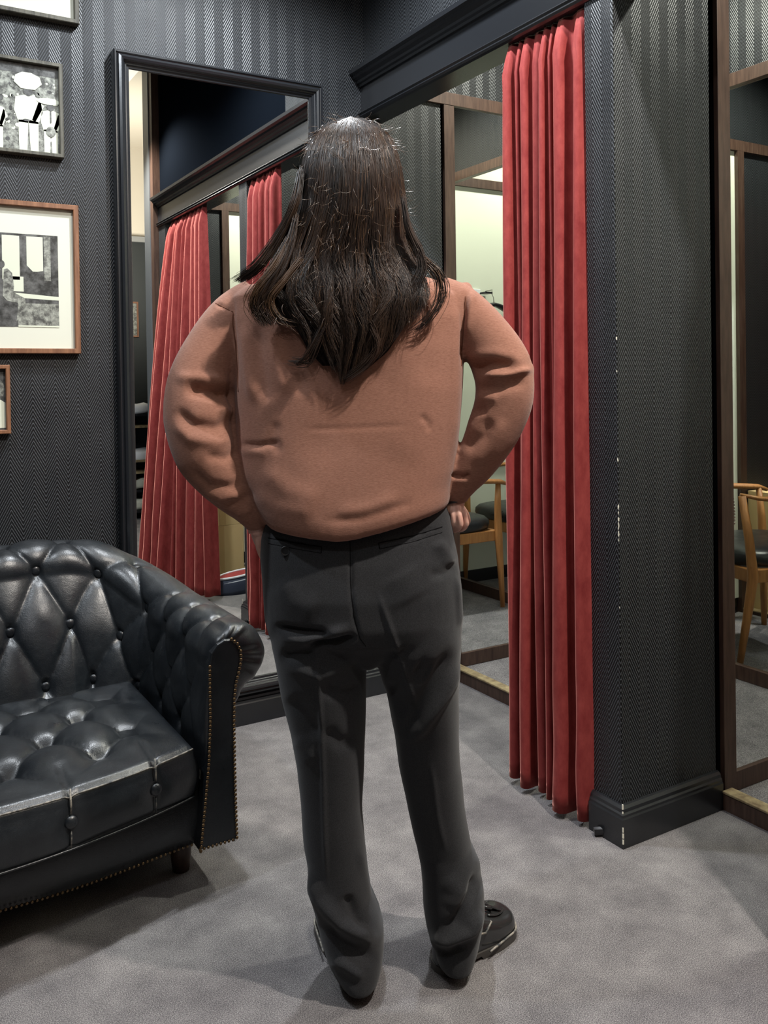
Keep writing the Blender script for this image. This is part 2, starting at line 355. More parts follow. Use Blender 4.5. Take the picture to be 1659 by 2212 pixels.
# ------------------------------------------------------------------ pictures on the back wall
def picture(x0, x1, z0, z1, fw_, fmat, label, mount, d=0.03):
    o = thing('framed_picture', ((x0+x1)/2, BW, z0), label, 'picture', 'framed pictures left of the mirror')
    mb = MB(); frame_loft(mb, x0, x1, z0, z1, [(0, 0), (0, d-0.002), (0.002, d), (fw_-0.002, d), (fw_, d-0.002), (fw_, 0)]); obj('frame', mb, fmat, o)
    obj('mount' if mount else 'backing', MB().box(x0+fw_-.001, x1-fw_+.001, BW-0.014, BW-0.002, z0+fw_-.001, z1-fw_+.001), PAPER if mount else PHMID, o)
    return o
YP = BW-0.0145
def flat(mb, poly, k=0, mi=0):
    y = YP-0.0004*k; n = len(poly); mb.add([(x, y, z) for x, z in poly], [tuple(range(n))], mi)
def rect(mb, x0, x1, z0, z1, k=0, mi=0): flat(mb, [(x0, z0), (x1, z0), (x1, z1), (x0, z1)], k, mi)
def ell(mb, cx, cz, rx, rz, k=0, mi=0, n=16): flat(mb, [(cx+rx*math.cos(2*PI*i/n), cz+rz*math.sin(2*PI*i/n)) for i in range(n)], k, mi)
o = picture(0.05, 0.622, 2.300, 2.72, 0.014, FR_GREY, 'cream framed picture cut off by the top edge of the photo', True)
o = picture(0.12, 0.570, 1.879, 2.168, 0.012, FR_GREY, 'black and white crowd photograph in a dark weathered wooden frame', False)
mb = MB(); rect(mb, .132, .558, 1.891, 2.156, 0, 1)
rect(mb, .132, .558, 2.125, 2.156, 1, 0)
def man(mb, cx, z0, h, mi=2, hat=0, k=3, w_=1.0):
    s = h
    for sx in (-1, 1): flat(mb, [(cx+sx*.02*s*w_, z0), (cx+sx*.115*s*w_, z0), (cx+sx*.12*s*w_, z0+.45*s), (cx, z0+.47*s)], k, mi)
    flat(mb, [(cx-.12*s*w_, z0+.42*s), (cx+.12*s*w_, z0+.42*s), (cx+.17*s*w_, z0+.6*s), (cx+.15*s*w_, z0+.80*s), (cx+.05*s, z0+.84*s), (cx-.05*s, z0+.84*s), (cx-.15*s*w_, z0+.80*s), (cx-.17*s*w_, z0+.6*s)], k, mi)
    ell(mb, cx, z0+.90*s, .065*s, .075*s, k+2, 0); flat(mb, [(cx+.13*s*w_, z0+.78*s), (cx+.19*s*w_, z0+.70*s), (cx+.10*s, z0+.45*s), (cx+.05*s, z0+.47*s)], k, mi); ell(mb, cx-.03*s, z0+.46*s, .05*s, .018*s, k+1, 0)
    if hat == 1: ell(mb, cx, z0+.965*s, .14*s, .025*s, k+1, 2); ell(mb, cx, z0+1.0*s, .06*s, .05*s, k+1, 2)
    if hat == 2: flat(mb, [(cx-.10*s, z0+.93*s), (cx+.10*s, z0+.93*s), (cx+.20*s, z0+1.03*s), (cx+.17*s, z0+1.13*s), (cx+.05*s, z0+1.18*s), (cx-.08*s, z0+1.18*s), (cx-.18*s, z0+1.12*s), (cx-.20*s, z0+1.02*s)], k+3, 2)
man(mb, .47, 1.893, .20, hat=2, w_=1.2); man(mb, .534, 1.893, .155, hat=1, w_=1.1); man(mb, .38, 1.893, .15, hat=0, w_=1.0)
man(mb, .30, 1.893, .17, hat=2); man(mb, .22, 1.893, .16, hat=1)
ell(mb, .528, 2.05, .034, .010, 6, 2); ell(mb, .534, 1.958, .014, .016, 7, 1); rect(mb, .5325, .536, 1.985, 2.02, 7, 0)
for i in range(230):
    x = random.uniform(.14, .55); z = random.uniform(1.91, 2.11); r_ = random.uniform(.002, .008)
    ell(mb, x, z, r_, r_*random.uniform(.7, 1.6), 1+(i % 2), random.choice((0, 1, 2, 2)), 9)
obj('photo_print', mb, [PHDARK, PHMID, PHLIGHT], o)
o = picture(0.06, 0.609, 1.277, 1.737, 0.016, FR_BROWN, 'large brown framed black and white photograph with wide cream mount', True)
mb = MB(); rect(mb, .13, .548, 1.358, 1.640, 0, 0)
rect(mb, .388, .437, 1.50, 1.633, 1, 2); rect(mb, .405, .447, 1.465, 1.51, 1, 2)
flat(mb, [(.457, 1.545), (.474, 1.527), (.486, 1.527), (.504, 1.53), (.504, 1.633), (.457, 1.633)], 1, 2)
rect(mb, .507, .526, 1.50, 1.636, 1, 1)
flat(mb, [(.41, 1.462), (.548, 1.452), (.548, 1.441), (.43, 1.446)], 1, 2)
flat(mb, [(.392, 1.530), (.402, 1.533), (.415, 1.520), (.420, 1.480), (.418, 1.462), (.45, 1.445), (.452, 1.432), (.437, 1.395), (.425, 1.374), (.432, 1.43), (.40, 1.436), (.388, 1.45)], 2, 1)
ell(mb, .386, 1.545, .009, .012, 2, 0); rect(mb, .13, .42, 1.358, 1.435, 1, 0); rect(mb, .16, .34, 1.46, 1.63, 1, 1)
rect(mb, .43, .548, 1.362, 1.43, 1, 1); rect(mb, .43, .548, 1.358, 1.363, 2, 2)
obj('photo_print', mb, [PHDARK, PHMID, PHLIGHT], o)
o = picture(0.14, 0.402, 1.037, 1.243, 0.012, FR_BROWN, 'small brown framed portrait photograph at the left edge above the sofa', False)
mb = MB(); rect(mb, .152, .390, 1.049, 1.231, 0, 0); ell(mb, .364, 1.170, .024, .032, 1, 1); flat(mb, [(.34, 1.055), (.389, 1.055), (.389, 1.13), (.375, 1.14), (.35, 1.10)], 1, 2)
obj('photo_print', mb, [PHDARK, PHMID, PHLIGHT], o)

# ------------------------------------------------------------------ curtains
def curtain(label, top, bot, ztop, zbot, widths, amp_t, amp_b, lean=0.0, seed=1, zb_lift=0.0):
    """top, bot: ((x,y) start, (x,y) end) of the hanging lines; widths: relative fold widths"""
    W = np.cumsum([0]+list(widths)); W = W/W[-1]; n_per = 14
    ts = []; ph = []
    for i in range(len(widths)):
        for j in range(n_per): q = j/n_per; ts.append(W[i]+(W[i+1]-W[i])*q); ph.append((i, q))
    ts.append(1.0); ph.append((len(widths)-1, 1.0))
    rs = np.random.default_rng(seed); amp_r = rs.uniform(0.75, 1.2, len(widths)+1); skew = rs.uniform(-1, 1, len(widths)+1)
    wid = np.array(widths)/max(widths); mb = MB(); nz = 46; rows = []
    th_ = []
    for k in range(nz+1):
        v = k/nz; z = ztop+(zbot-ztop)*v; row = []
        e = v**0.8
        for t0, (i, q) in zip(ts, ph):
            tx = t0
            ax = top[0][0]*(1-e)+bot[0][0]*e; ay = top[0][1]*(1-e)+bot[0][1]*e
            bx = top[1][0]*(1-e)+bot[1][0]*e; by = top[1][1]*(1-e)+bot[1][1]*e
            dx, dy = bx-ax, by-ay; L = math.hypot(dx, dy); ux, uy = dx/L, dy/L; nx, ny = uy, -ux
            if nx > 0: nx, ny = -nx, -ny
            a = (amp_t*(1-v)+amp_b*v)*amp_r[i]*(0.55+0.45*wid[i])
            a *= 1+0.12*math.sin(5*v+i*1.7)
            pinch = min(1, v/0.035); a *= 0.35+0.65*pinch
            off = a*(0.5-0.5*math.cos(2*PI*q))**0.75
            sl = skew[i]*0.22*a*math.sin(2*PI*q)+0.10*a*math.sin(4*PI*q)+0.006*math.sin(3.1*v+i)*v
            ruck = 0.004*math.sin(38*v+i*2+q*5)*max(0, v-0.8)*5*math.sin(PI*q) if i >= len(widths)-3 else 0
            if v < 0.06: off *= 1+0.1*math.sin(60*q)
            x = ax+dx*tx+nx*(off+ruck)+ux*sl; y = ay+dy*tx+ny*(off+ruck)+uy*sl
            zz = z+zb_lift*t0*max(0, (v-0.9)*10)
            row.append((x, y, zz))
        rows.append(row)
    mb.loft(rows, cap=False, closed=False)
    o = obj('curtain', mb, VELVET, smooth=True)
    s = o.modifiers.new('thick', 'SOLIDIFY'); s.thickness = 0.003
    return tag(o, label, 'curtain', 'red velvet booth curtains')
curtain('long red velvet curtain hanging in pleats beside the herringbone pillar', ((1.672, 2.040), (1.672, 1.688)), ((1.675, 2.030), (1.655, 1.672)), 2.149, 0.022,
        [1.3, .6, 1.0, 1.0, .9, .45, 1.5, 2.1], 0.040, 0.066, seed=4, zb_lift=-0.006)
curtain('second red velvet curtain, seen only in the large mirror, flaring at the bottom', ((1.672, 1.06), (1.672, 0.45)), ((1.685, 1.14), (1.43, 0.50)), 2.149, 0.03,
        [1, 1.3, .9, 1.4, .8, 1.3, .9, 1.4, 1.2], 0.034, 0.085, seed=9)
mb = MB().tube([(1.612, 1.668, 0.012), (1.632, 1.655, 0.014)], 0.011, 8)
tag(obj('door_stop', mb, BLACK), 'small black stopper on the carpet under the curtain corner', 'stopper')
# ------------------------------------------------------------------ chesterfield sofa
SO = Vector((0.08, 2.35, 0))
sofa = thing('chesterfield_sofa', SO, 'black buttoned leather chesterfield sofa with brass nails against the wall', 'sofa')
def tuft(p, q, A, pw=0.42):
    return A*(abs(math.sin(PI*p)*math.sin(PI*q))**pw)
XC, YC, RC = 0.705, 2.625, 0.20      # core curve: arm line, back line, corner radius
XL = 0.16-XC                          # mirrored about x = 0.08
def core(s):
    """plan point, outward normal and blend arm->back (0..1) at arc length s from the right arm's front"""
    L1 = (YC-RC)-1.995; LC = RC*PI/2; LB = (XC-RC)-(XL+RC); T = 2*L1+2*LC+LB
    if s < 0: s = 0
    if s <= L1: return (XC, 1.995+s), (1, 0), 0
    if s <= L1+LC:
        a = (s-L1)/RC; return (XC-RC+RC*math.cos(a), YC-RC+RC*math.sin(a)), (math.cos(a), math.sin(a)), min(1, (s-L1)/LC)
    if s <= L1+LC+LB: return (XC-RC-(s-L1-LC), YC), (0, 1), 1
    if s <= L1+2*LC+LB:
        a = PI/2+(s-L1-LC-LB)/RC; return (XL+RC+RC*math.cos(a), YC-RC+RC*math.sin(a)), (math.cos(a), math.sin(a)), 1-(s-L1-LC-LB)/LC
    return (XL, YC-RC-(s-L1-2*LC-LB)), (-1, 0), 0
L1 = (YC-RC)-1.995; LC = RC*PI/2; LB = (XC-RC)-(XL+RC); TT = 2*L1+2*LC+LB
RR = 0.078
def sm(x): x = max(0, min(1, x)); return x*x*(3-2*x)
def prof_pt(tau, bl):
    """tau: arc from the ridge, + inwards; returns n (outward), z and profile normal (nn, nz)"""
    zc = 0.530+0.128*sm(bl); nc = 0.062+0.02*bl
    R = RR
    if tau > 0:
        am = 1.75; t1 = R*am
        if tau <= t1: a = tau/R; return nc-R*math.sin(a), zc+R*math.cos(a), -math.sin(a), math.cos(a)
        n0, z0 = nc-R*math.sin(am), zc+R*math.cos(am)
        u = (tau-t1)/(0.46-t1); z1 = 0.27; n1 = -0.022-0.12*bl
        return n0+(n1-n0)*u+0.012*math.sin(PI*u)*(-1), z0+(z1-z0)*u, -1, 0.0
    am = 2.75; t1 = R*am
    if -tau <= t1: a = -tau/R; return nc+R*math.sin(a), zc+R*math.cos(a), math.sin(a), math.cos(a)
    n0, z0 = nc+R*math.sin(am), zc+R*math.cos(am); u = (-tau-t1)/(0.62-t1); u2 = min(1, u*8)
    return n0+(0.052-n0)*u2, z0+(0.10-z0)*u, 1, 0
A_, B_, S0, T0 = 0.158, 0.128, 0.105, 0.0
def sofa_pt(s, tau):
    (cx, cy), (nx, ny), bl = core(s); n, z, pn, pz = prof_pt(tau, bl)
    amp = 0.020
    r = tau-T0
    p = (s-S0)/A_+r/(2*B_); q = (s-S0)/A_-r/(2*B_)
    h = tuft(p, q, amp)-amp
    # fade the quilting out on the outside and at the arm fronts
    k = sm((tau+0.06)/0.04)*sm((0.44-tau)/0.06)*sm((s-0.02)/0.08)*sm((TT-s-0.02)/0.08)
    pd = p-round(p); qd = q-round(q)
    dd = (pd*A_)**2+(qd*A_)**2
    pit = -0.018*math.exp(-dd/(0.016**2))
    if round(p) % 1 == 0 and -0.05 < tau < 0.42: h += pit
    h *= k
    # gathers at the arm front
    g = sm((0.10-s)/0.10)*sm((tau+0.24)/0.05)*sm((0.16-tau)/0.05); h += g*0.0022*math.sin(tau*88+1.5*math.sin(tau*33))*(1+math.sin(tau*51))*0.7
    return Vector((cx+nx*(n+pn*h), cy+ny*(n+pn*h), z+pz*h))
ns, nt = 420, 150
rows = []
for i in range(ns+1):
    u = i/ns; s = TT*u
    rows.append([sofa_pt(s, 0.46-(0.46+0.62)*j/nt) for j in range(nt+1)])
# rounded ends: every profile point curls forwards and in towards the front panel
def end_row(th, left):
    out = []
    for j in range(nt+1):
        tau = 0.46-(0.46+0.62)*j/nt; v = sofa_pt(TT if left else 0, tau); x = 0.16-v.x if left else v.x
        dx, dz = x-(XC+0.062), v.z-0.53; r = math.hypot(dx, dz)
        if v.z > 0.50 or (dx > 0 and r < 0.10 and v.z > 0.44):
            k = 0.036/max(r, 1e-6) if r > 0.036 else 1; q = (XC+0.062-0.030+dx*k*0.95, 0.53+dz*k+0.012)
        else: q = (min(max(x, 0.693), 0.748), v.z)
        c = 1-math.cos(th); xx = x+(q[0]-x)*c; zz = v.z+(q[1]-v.z)*c
        wr = 1+0.10*math.sin(tau*140+2*math.sin(tau*45))*math.sin(th*2 if th < PI/2 else 0)*(1 if -0.2 < tau < 0.2 else 0)
        y = 1.995-0.034*math.sin(th)*wr
        out.append(Vector((0.16-xx if left else xx, y, zz)))
    return out
ths = [PI/2*k/9 for k in range(9, 0, -1)]
rows = [end_row(t_, False) for t_ in ths]+rows+[end_row(t_, True) for t_ in ths[::-1]]
mb = MB().loft(rows, cap=False, closed=False)
obj('tufted_back_and_arms', mb, LEATHER, sofa, smooth=True)
# front panels, with the arm front cap behind them
def panel(sign, name):
    X = lambda x: x if sign > 0 else 0.16-x
    outer = [sofa_pt(0, 0.46-(0.46+0.62)*j/nt) for j in range(0, nt+1, 3)]
    poly = [(X(0.735+(v.x-0.735)*0.9), 0.10+(v.z-0.10)*0.985) for v in outer]
    mb = MB().prism(poly, 1.992, 1.999); obj('arm_front', mb, LEATHER, sofa)
    lp = [(.660, .105), (.672, .20), (.684, .30), (.690, .40), (.690, .47), (.691, .530), (.697, .556), (.712, .574), (.730, .582), (.748, .580), (.763, .568), (.772, .548), (.772, .525), (.766, .50), (.758, .475), (.753, .44), (.751, .38), (.751, .28), (.752, .18), (.754, .105)]
    lp = [(X(x), z) for x, z in lp]; n = len(lp)
    cx = sum(p[0] for p in lp)/n; cz = sum(p[1] for p in lp)/n
    rings = []
    for off, y in ((1.0, 1.994), (1.0, 1.962), (0.975, 1.954)):
        rings.append([(cx+(x-cx)*off, y, cz+(z-cz)*(off*0.5+0.5)) for x, z in lp])
    obj('arm_panel', MB().loft(rings), LEATHER, sofa, smooth=False, bevel=0.003)
    return lp
LPR = panel(1, 'r'); LPL = panel(-1, 'l')
# nails: one brass dome mesh shared by all copies
nb = MB().ball((0, 0, 0), 0.0042, 0.0028, 0.0042, 10, 6)
nail0 = None
def polyline(pts, step):
    out = []; acc = 0
    for a, b in zip(pts[:-1], pts[1:]):
        a = Vector(a); b = Vector(b); L = (b-a).length
        while acc <= L: out.append(a.lerp(b, acc/L)); acc += step
        acc -= L
    return out
pts = [(x, 1.953, z) for x, z in LPR[:6]]; r_ = [(x, 1.953, z) for x, z in LPR[9:]]
np_ = [p for p in polyline(pts, 0.0098)]+[p for p in polyline(r_, 0.0102)]
def inset(p): return Vector((p.x+(0.7215-p.x)*0.06, p.y, p.z))
np_ = [inset(p) for p in np_][:98]
for p in np_:
    if nail0 is None: nail0 = obj('nail', nb, BRASS, sofa, origin=(0, 0, 0), smooth=True); nail0.location = p-SO
    else: copy_obj(nail0, p-SO, sofa)
# front rail
def rail_front(x):
    d = (0.645-x); return 2.000-0.045*sm(d/0.6) if x > 0.08 else 2.000-0.045*sm((0.645-(0.16-x))/0.6)
xs = [0.688-(0.688+0.528)*i/60 for i in range(61)]; rows = []
for x in xs:
    y = rail_front(x); e = min(1, abs(x-0.08)/0.58); zt = 0.205+0.035*e**3
    zb = 0.093+0.008*math.cos((x-0.08)*9)
    rows.append([(x, y+0.08, zb), (x, y+0.01, zb), (x, y, zb+0.006), (x, y-0.008, zb+0.03), (x, y-0.012, 0.15), (x, y-0.006, zt-0.02), (x, y+0.004, zt-0.004), (x, y+0.02, zt), (x, y+0.35, zt-0.015)])
obj('front_rail', MB().loft(rows, cap=True, closed=True), LEATHER, sofa, smooth=True)
mbn = MB()
for i, p in enumerate(polyline([(x, rail_front(x)-0.004, 0.099+0.008*math.cos((x-0.08)*9)) for x in xs], 0.0105)):
    mbn.ball(p, 0.0036, 0.0026, 0.0036, 8, 5)
for i, p in enumerate(polyline([(x, 1.953, 0.109) for x in (0.662, 0.752)], 0.010)): mbn.ball(p, 0.0036, 0.0026, 0.0036, 8, 5)
o = obj('nail_row', mbn, BRASS, sofa, smooth=True); o['kind'] = 'stuff'
obj('seat_deck', MB().box(-0.50, 0.66, 2.03, 2.60, 0.10, 0.20), LEATHER, sofa)
# seat cushion
def cf(x):
    t_ = (x-0.08)/0.575; return 1.862+0.112*min(1, abs(t_))**2.2
NXc, NYc = 150, 110
def edge(x, y):      # rounded corners + distance to border
    return 1
top = []; X0, X1 = -0.50, 0.655
BT = []
for j in range(NYc+1):
    row = []
    for i in range(NXc+1):
        x = X0+(X1-X0)*i/NXc; v = j/NYc; yf = cf(x); y = yf+(2.50-yf)*v
        ex = min(x-X0, X1-x); ey = min(y-yf, 2.50-y)
        crown = 0.030*sm(min(ex, 0.22)/0.22)*sm(min(ey, 0.2)/0.2)
        dx = x-0.08; px_ = 0.19; py_ = 0.118
        yy = y-2.02+0.10*((0.58-abs(x-0.08)))*0
        p = dx/px_+yy/(2*py_); q = dx/px_-yy/(2*py_)
        k = sm((y-yf-0.03)/0.10)*sm((2.50-y)/0.06)*sm((X1-x-0.02)/0.10)*sm((x-X0-0.02)/0.10)
        h = (tuft(p, q, 0.026, 0.5)-0.026)*k
        pd = p-round(p); qd = q-round(q); dd = ((pd+qd)*px_*0.5)**2+((pd-qd)*py_)**2
        h -= 0.030*math.exp(-dd/0.0007)*sm((y-yf-0.10)/0.04)*sm((X1-x-0.05)/0.08)*sm((x-X0-0.05)/0.08)
        edge_r = 0.012*(1-math.sqrt(max(0, 1-(1-min(1, min(ex, ey)/0.02))**2)))
        # seam lines from the outer buttons to the front edge
        ld = min(abs(((dx/(px_)) % 1)-0.5), 1)*px_
        h -= 0.005*math.exp(-(ld/0.006)**2)*sm((0.12-(y-yf))/0.03)
        row.append(Vector((x, y, 0.352+crown+h-edge_r+0.012*math.sin(x*7+1)*0.3)))
    top.append(row)
mb = MB()
vs = [v for r in top for v in r]; W1 = NXc+1
fs = [(j*W1+i, j*W1+i+1, (j+1)*W1+i+1, (j+1)*W1+i) for j in range(NYc) for i in range(NXc)]
mb.add(vs, fs)
# boxed sides: loop around the border going down
loop = [top[0][i] for i in range(NXc+1)]+[top[j][NXc] for j in range(1, NYc+1)]+[top[NYc][i] for i in range(NXc-1, -1, -1)]+[top[j][0] for j in range(NYc-1, 0, -1)]
rings = []
c0 = Vector((0.08, 2.18, 0))
for zf, o_ in ((0, 0), (0.05, 0.004), (0.12, 0.0045), (0.2, 0.008), (0.35, 0.013), (0.5, 0.015), (0.65, 0.013), (0.8, 0.008), (0.92, 0.003), (1, -0.006)):
    rg = []
    for v in loop:
        d = Vector((v.x-c0.x, v.y-c0.y, 0)); d.x = d.x if abs(abs(v.x-0.08)-0.575) < 0.01 else 0; d.y = d.y if (v.y < cf(v.x)+0.01 or v.y > 2.49) else 0
        if d.length > 0: d.normalize()
        ld = abs(((v.x-0.08)/0.19) % 1-0.5)*0.19
        pit = 0.010*math.exp(-((ld/0.022)**2+((zf-0.52)*5)**2))+0.004*math.exp(-(ld/0.005)**2)
        if abs(d.y) < 0.5: pit = 0
        zb = 0.222+0.004*math.sin(v.x*16)
        rg.append(Vector((v.x, v.y, v.z+(zb-v.z)*zf))+d*(o_-pit))
    rings.append(rg)
mb.loft(rings, cap=True)
cush = obj('seat_cushion', mb, LEATHER, sofa, smooth=True, weld=True)
pp = [top[0][i]+Vector((0, -0.002, -0.001)) for i in range(NXc+1)]
obj('piping', MB().tube(pp, 0.0019, 6).tube([p+Vector((0, -0.004, -(p.z-0.228))) for p in pp], 0.0025, 6, 1), [LEATHER_EDGE, LEATHER], cush, smooth=True).location = (0, 0, 0)
for xk in (-0.205, -0.015, 0.175, 0.365, 0.555):
    y = cf(xk)
    pts = [Vector((xk, y+0.10*(1-k)-0.004, 0)) for k in (0, 0.5, 1)]
    pts = [Vector((xk, y-0.003, 0.352)), Vector((xk, y-0.010, 0.325)), Vector((xk, y-0.0085, 0.303))]
    pts2 = [Vector((xk, y-0.0085, 0.268)), Vector((xk, y-0.009, 0.25)), Vector((xk, y-0.004, 0.23))]
    o = obj('seam', MB().tube(pts, 0.0022, 6), LEATHER_EDGE, cush, smooth=True); o.location = (0, 0, 0)
    o = obj('seam', MB().tube(pts2, 0.0016, 6), LEATHER_EDGE, cush, smooth=True); o.location = (0, 0, 0)
# covered buttons
bb = MB().ball((0, 0, 0), 0.0135, 0.0135, 0.0135, 14, 9)
but0 = None
def button(p, n, parent, sc=1.0):
    global but0
    R = Vector(n).to_track_quat('Z', 'Y').to_euler()
    if but0 is None:
        but0 = obj('button', bb, LEATHER, parent, origin=(0, 0, 0), smooth=True); o = but0
    else: o = copy_obj(but0, (0, 0, 0), parent)
    o.parent = parent
    o.location = Vector(p)-(SO if parent is sofa else SO*0); o.rotation_euler = R; o.scale = (sc, sc, sc*0.55)
def btn_grid():
    k = 0
    for j in range(-1, 4):
        for i in range(-2, 22):
            p = i; q = i-j; s = S0+A_*(p+q)/2; tau = B_*(p-q)+T0
            if 0.05 < s < TT-0.05 and -0.03 < tau < 0.42: yield s, tau
for s, tau in btn_grid():
    p = sofa_pt(s, tau); a = sofa_pt(s+0.02, tau); b = sofa_pt(s, tau+0.02)
    (cx, cy), (nx, ny), bl = core(s); n, z, pn, pz = prof_pt(tau, bl); nn = Vector((nx*pn, ny*pn, pz)).normalized()
    button(p+nn*0.011, nn, sofa, 1.1)
for xk in (-0.205, -0.015, 0.175, 0.365, 0.555):
    button((xk, cf(xk)-0.010, 0.286), (0, -1, 0.1), sofa, 1.0)
for x, y in ((0.66, 2.09), (-0.50, 2.09), (0.66, 2.60), (-0.50, 2.60)):
    x = x if x < 0 else x
    obj('leg', MB().tube([(x, y, 0), (x, y, 0.03), (x, y, 0.11)], [0.020, 0.024, 0.028], 14), WALNUT, sofa, smooth=True)

# ------------------------------------------------------------------ armchairs in the booths
def armchair(name, loc, rz, label, grp='wooden armchairs in the booths'):
    o = thing(name, (0, 0, 0), label, 'chair', grp)
    # faces local +y; built at the origin
    seat = MB(); rings = []
    for z, k in ((0.385, .90), (0.395, .97), (0.415, 1.0), (0.435, .99), (0.450, .93), (0.458, .8), (0.461, .5)):
        rings.append([(0.255*k*abs(math.cos(a))**0.55*math.copysign(1, math.cos(a)), 0.245*k*abs(math.sin(a))**0.6*math.copysign(1, math.sin(a)), z) for a in [2*PI*i/40 for i in range(40)]])
    seat.loft(rings); obj('seat', seat, LEATHER, o, smooth=True)
    fr = MB()
    for sx in (-1, 1): fr.box(sx*0.235-0.012, sx*0.235+0.012, -0.22, 0.22, 0.335, 0.388)
    fr.box(-0.235, 0.235, 0.205, 0.229, 0.335, 0.388).box(-0.235, 0.235, -0.232, -0.208, 0.335, 0.388)
    obj('seat_frame', fr, TEAK, o, bevel=0.004)
    for sx in (-1, 1):
        obj('leg', MB().tube([(sx*.262, .238, 0), (sx*.256, .232, .2), (sx*.252, .225, .36), (sx*.252, .222, .50), (sx*.264, .217, .636)], [.012, .017, .021, .018, .013], 14), TEAK, o, smooth=True)
        obj('leg', MB().tube([(sx*.235, -.285, 0), (sx*.235, -.245, .2), (sx*.238, -.218, .36), (sx*.244, -.238, .50), (sx*.234, -.262, .678)], [.012, .017, .021, .018, .015], 14), TEAK, o, smooth=True)
        obj('armrest', MB().tube([(sx*.268, .262, .622), (sx*.272, .22, .636), (sx*.276, .08, .646), (sx*.270, -.08, .656), (sx*.250, -.20, .668), (sx*.225, -.262, .682)], [.016, .022, .024, .020, .016, .013], 14, flat=0.55), TEAK, o, smooth=True)
    rows = []
    for z, k, dy in ((0.555, .82, .010), (0.575, .92, 0), (0.62, 1, -.010), (0.68, 1, -.022), (0.74, 1, -.036), (0.785, .96, -.046), (0.805, .82, -.050)):
        front = [(0.225*k*math.sin(a), -0.285+0.075*(1-math.cos(a))*1.0+dy+0.022*min(1, (1-abs(a)/0.95)*3+0.1), z) for a in [(-0.95+1.9*i/24) for i in range(25)]]
        back = [(x, y-0.020-0.02*min(1, (1-abs(i-12)/12)*3), z) for i, (x, y, z) in enumerate(front)]
        rows.append(front+back[::-1])
    bk = obj('backrest', MB().loft(rows), LEATHER, o, smooth=True)
    nm = MB(); 
    for sx in (-1, 1):
        for i in range(20):
            z = 0.56+0.24*i/19; x = sx*(0.181-0.02*abs(i-9.5)**2/90)
            nm.ball((x, -0.245-0.03*(i/19)*1.5, z), 0.0055, 0.0055, 0.0055, 8, 5)
    ob = obj('nail_trim', nm, CHROME, bk, smooth=True)
    o.location = loc; o.rotation_euler = (0, 0, rz); return o
armchair('armchair', (2.545, 1.965, 0.03), -PI/2, 'teak armchair with black leather seat, reflected in the mirror behind the red curtain')
armchair('armchair', (2.44, 0.80, 0.03), math.radians(75), 'teak armchair with studded backrest, reflected in the mirror at the right edge')

# boxes and shoe, seen through the mirrors
for k, (z0, z1, dx) in enumerate(((0, 0.33, 0), (0.331, 0.62, 0.012))):
    o = thing('cardboard_box', (1.86, 0.56, z0), ('plain tan cardboard box on the carpet behind the second curtain, lower of two' if k == 0 else 'plain tan cardboard box on top of another behind the second curtain'), 'box', 'stacked cardboard boxes')
    obj('carton', MB().box(1.715+dx, 1.998+dx, 0.43, 0.70, z0, z1), CARD, o, bevel=0.002)
    obj('tape', MB().box(1.835+dx, 1.875+dx, 0.429, 0.7012, z0+0.001, z1+0.001), mat('brown_tape', (0.42, 0.28, 0.12), 0.35), o)
def shoe_mesh(L=0.29, Wd=0.10, H=0.065):
    rows = []
    for i in range(25):
        u = i/24; y = -L/2+L*u
        wv = Wd/2*(0.72+0.28*math.sin(PI*min(1, u*0.75+0.15)))*math.sqrt(max(0.0, 1-max(0, (u-0.72)/0.285)**2))*math.sqrt(max(0, 1-max(0, (0.10-u)/0.105)**2))
        h = H*(1.0 if u < 0.35 else 1.0-0.42*sm((u-0.35)/0.5))*math.sqrt(max(0.02, 1-max(0, (u-0.80)/0.205)**2))
        row = []
        for k in range(16):
            a = PI*k/15; row.append((math.cos(a)*wv*(1+0.06*math.sin(a)), y, 0.012+abs(math.sin(a))**0.75*h))
        row += [(-wv, y, 0.010), (wv, y, 0.010)]
        rows.append(row)
    return rows
t_ = thing('canvas_shoe', (1.84, 0.98, 0.0), 'navy slip-on shoe with white trim and red lining between the curtains in the large mirror', 'shoe')
mb = MB(); rows = []
for z, k in ((0.0, .95), (0.03, 1.0), (0.06, .97), (0.10, .90)):
    rows.append([(1.84+0.14*k*math.cos(a), 1.00+0.075*k*math.sin(a), z+0.015*math.cos(a)) for a in [2*PI*i/28 for i in range(28)]])
obj('upper', mb.loft(rows), DENIM, t_, smooth=True)
rows = rows[-1]; obj('collar', MB().tube([Vector(p)+Vector((0, 0, 0.003)) for p in rows]+[Vector(rows[0])], 0.006, 6).tube([Vector(p)-Vector((0, 0, 0.022)) for p in rows]+[Vector(rows[0])-Vector((0, 0, .022))], 0.004, 6), WHITE, t_, smooth=True)
obj('lining', MB().add([Vector(p)+Vector((0, 0, 0.001)) for p in rows], [tuple(range(28))]), RED, t_)

# hanger on the cream partition
t_ = thing('coat_hanger', (2.60, 1.72, 1.55), 'shaped black coat hanger on a hook against the cream booth wall', 'hanger')
pts = [(2.60-0.20+0.4*i/16, 1.765, 1.60-0.10*(abs(i-8)/8)**1.5) for i in range(17)]
obj('shoulders', MB().tube(pts, [0.020+0.016*(abs(i-8)/8) for i in range(17)], 12, flat=0.6), BLACK, t_, smooth=True)
obj('hook', MB().tube([(2.60, 1.765, 1.61), (2.60, 1.76, 1.64), (2.608, 1.755, 1.665), (2.60, 1.75, 1.685), (2.648, 1.75, 1.675)], 0.0025, 8), CHROME, t_, smooth=True)
t_ = thing('wall_hook', (2.67, 1.70, 1.67), 'small white wall hook holding the black hanger on the cream wall', 'hook')
obj('plate', MB().box(2.65, 2.71, 1.70, 1.708, 1.65, 1.69), WHITE, t_, bevel=0.002)
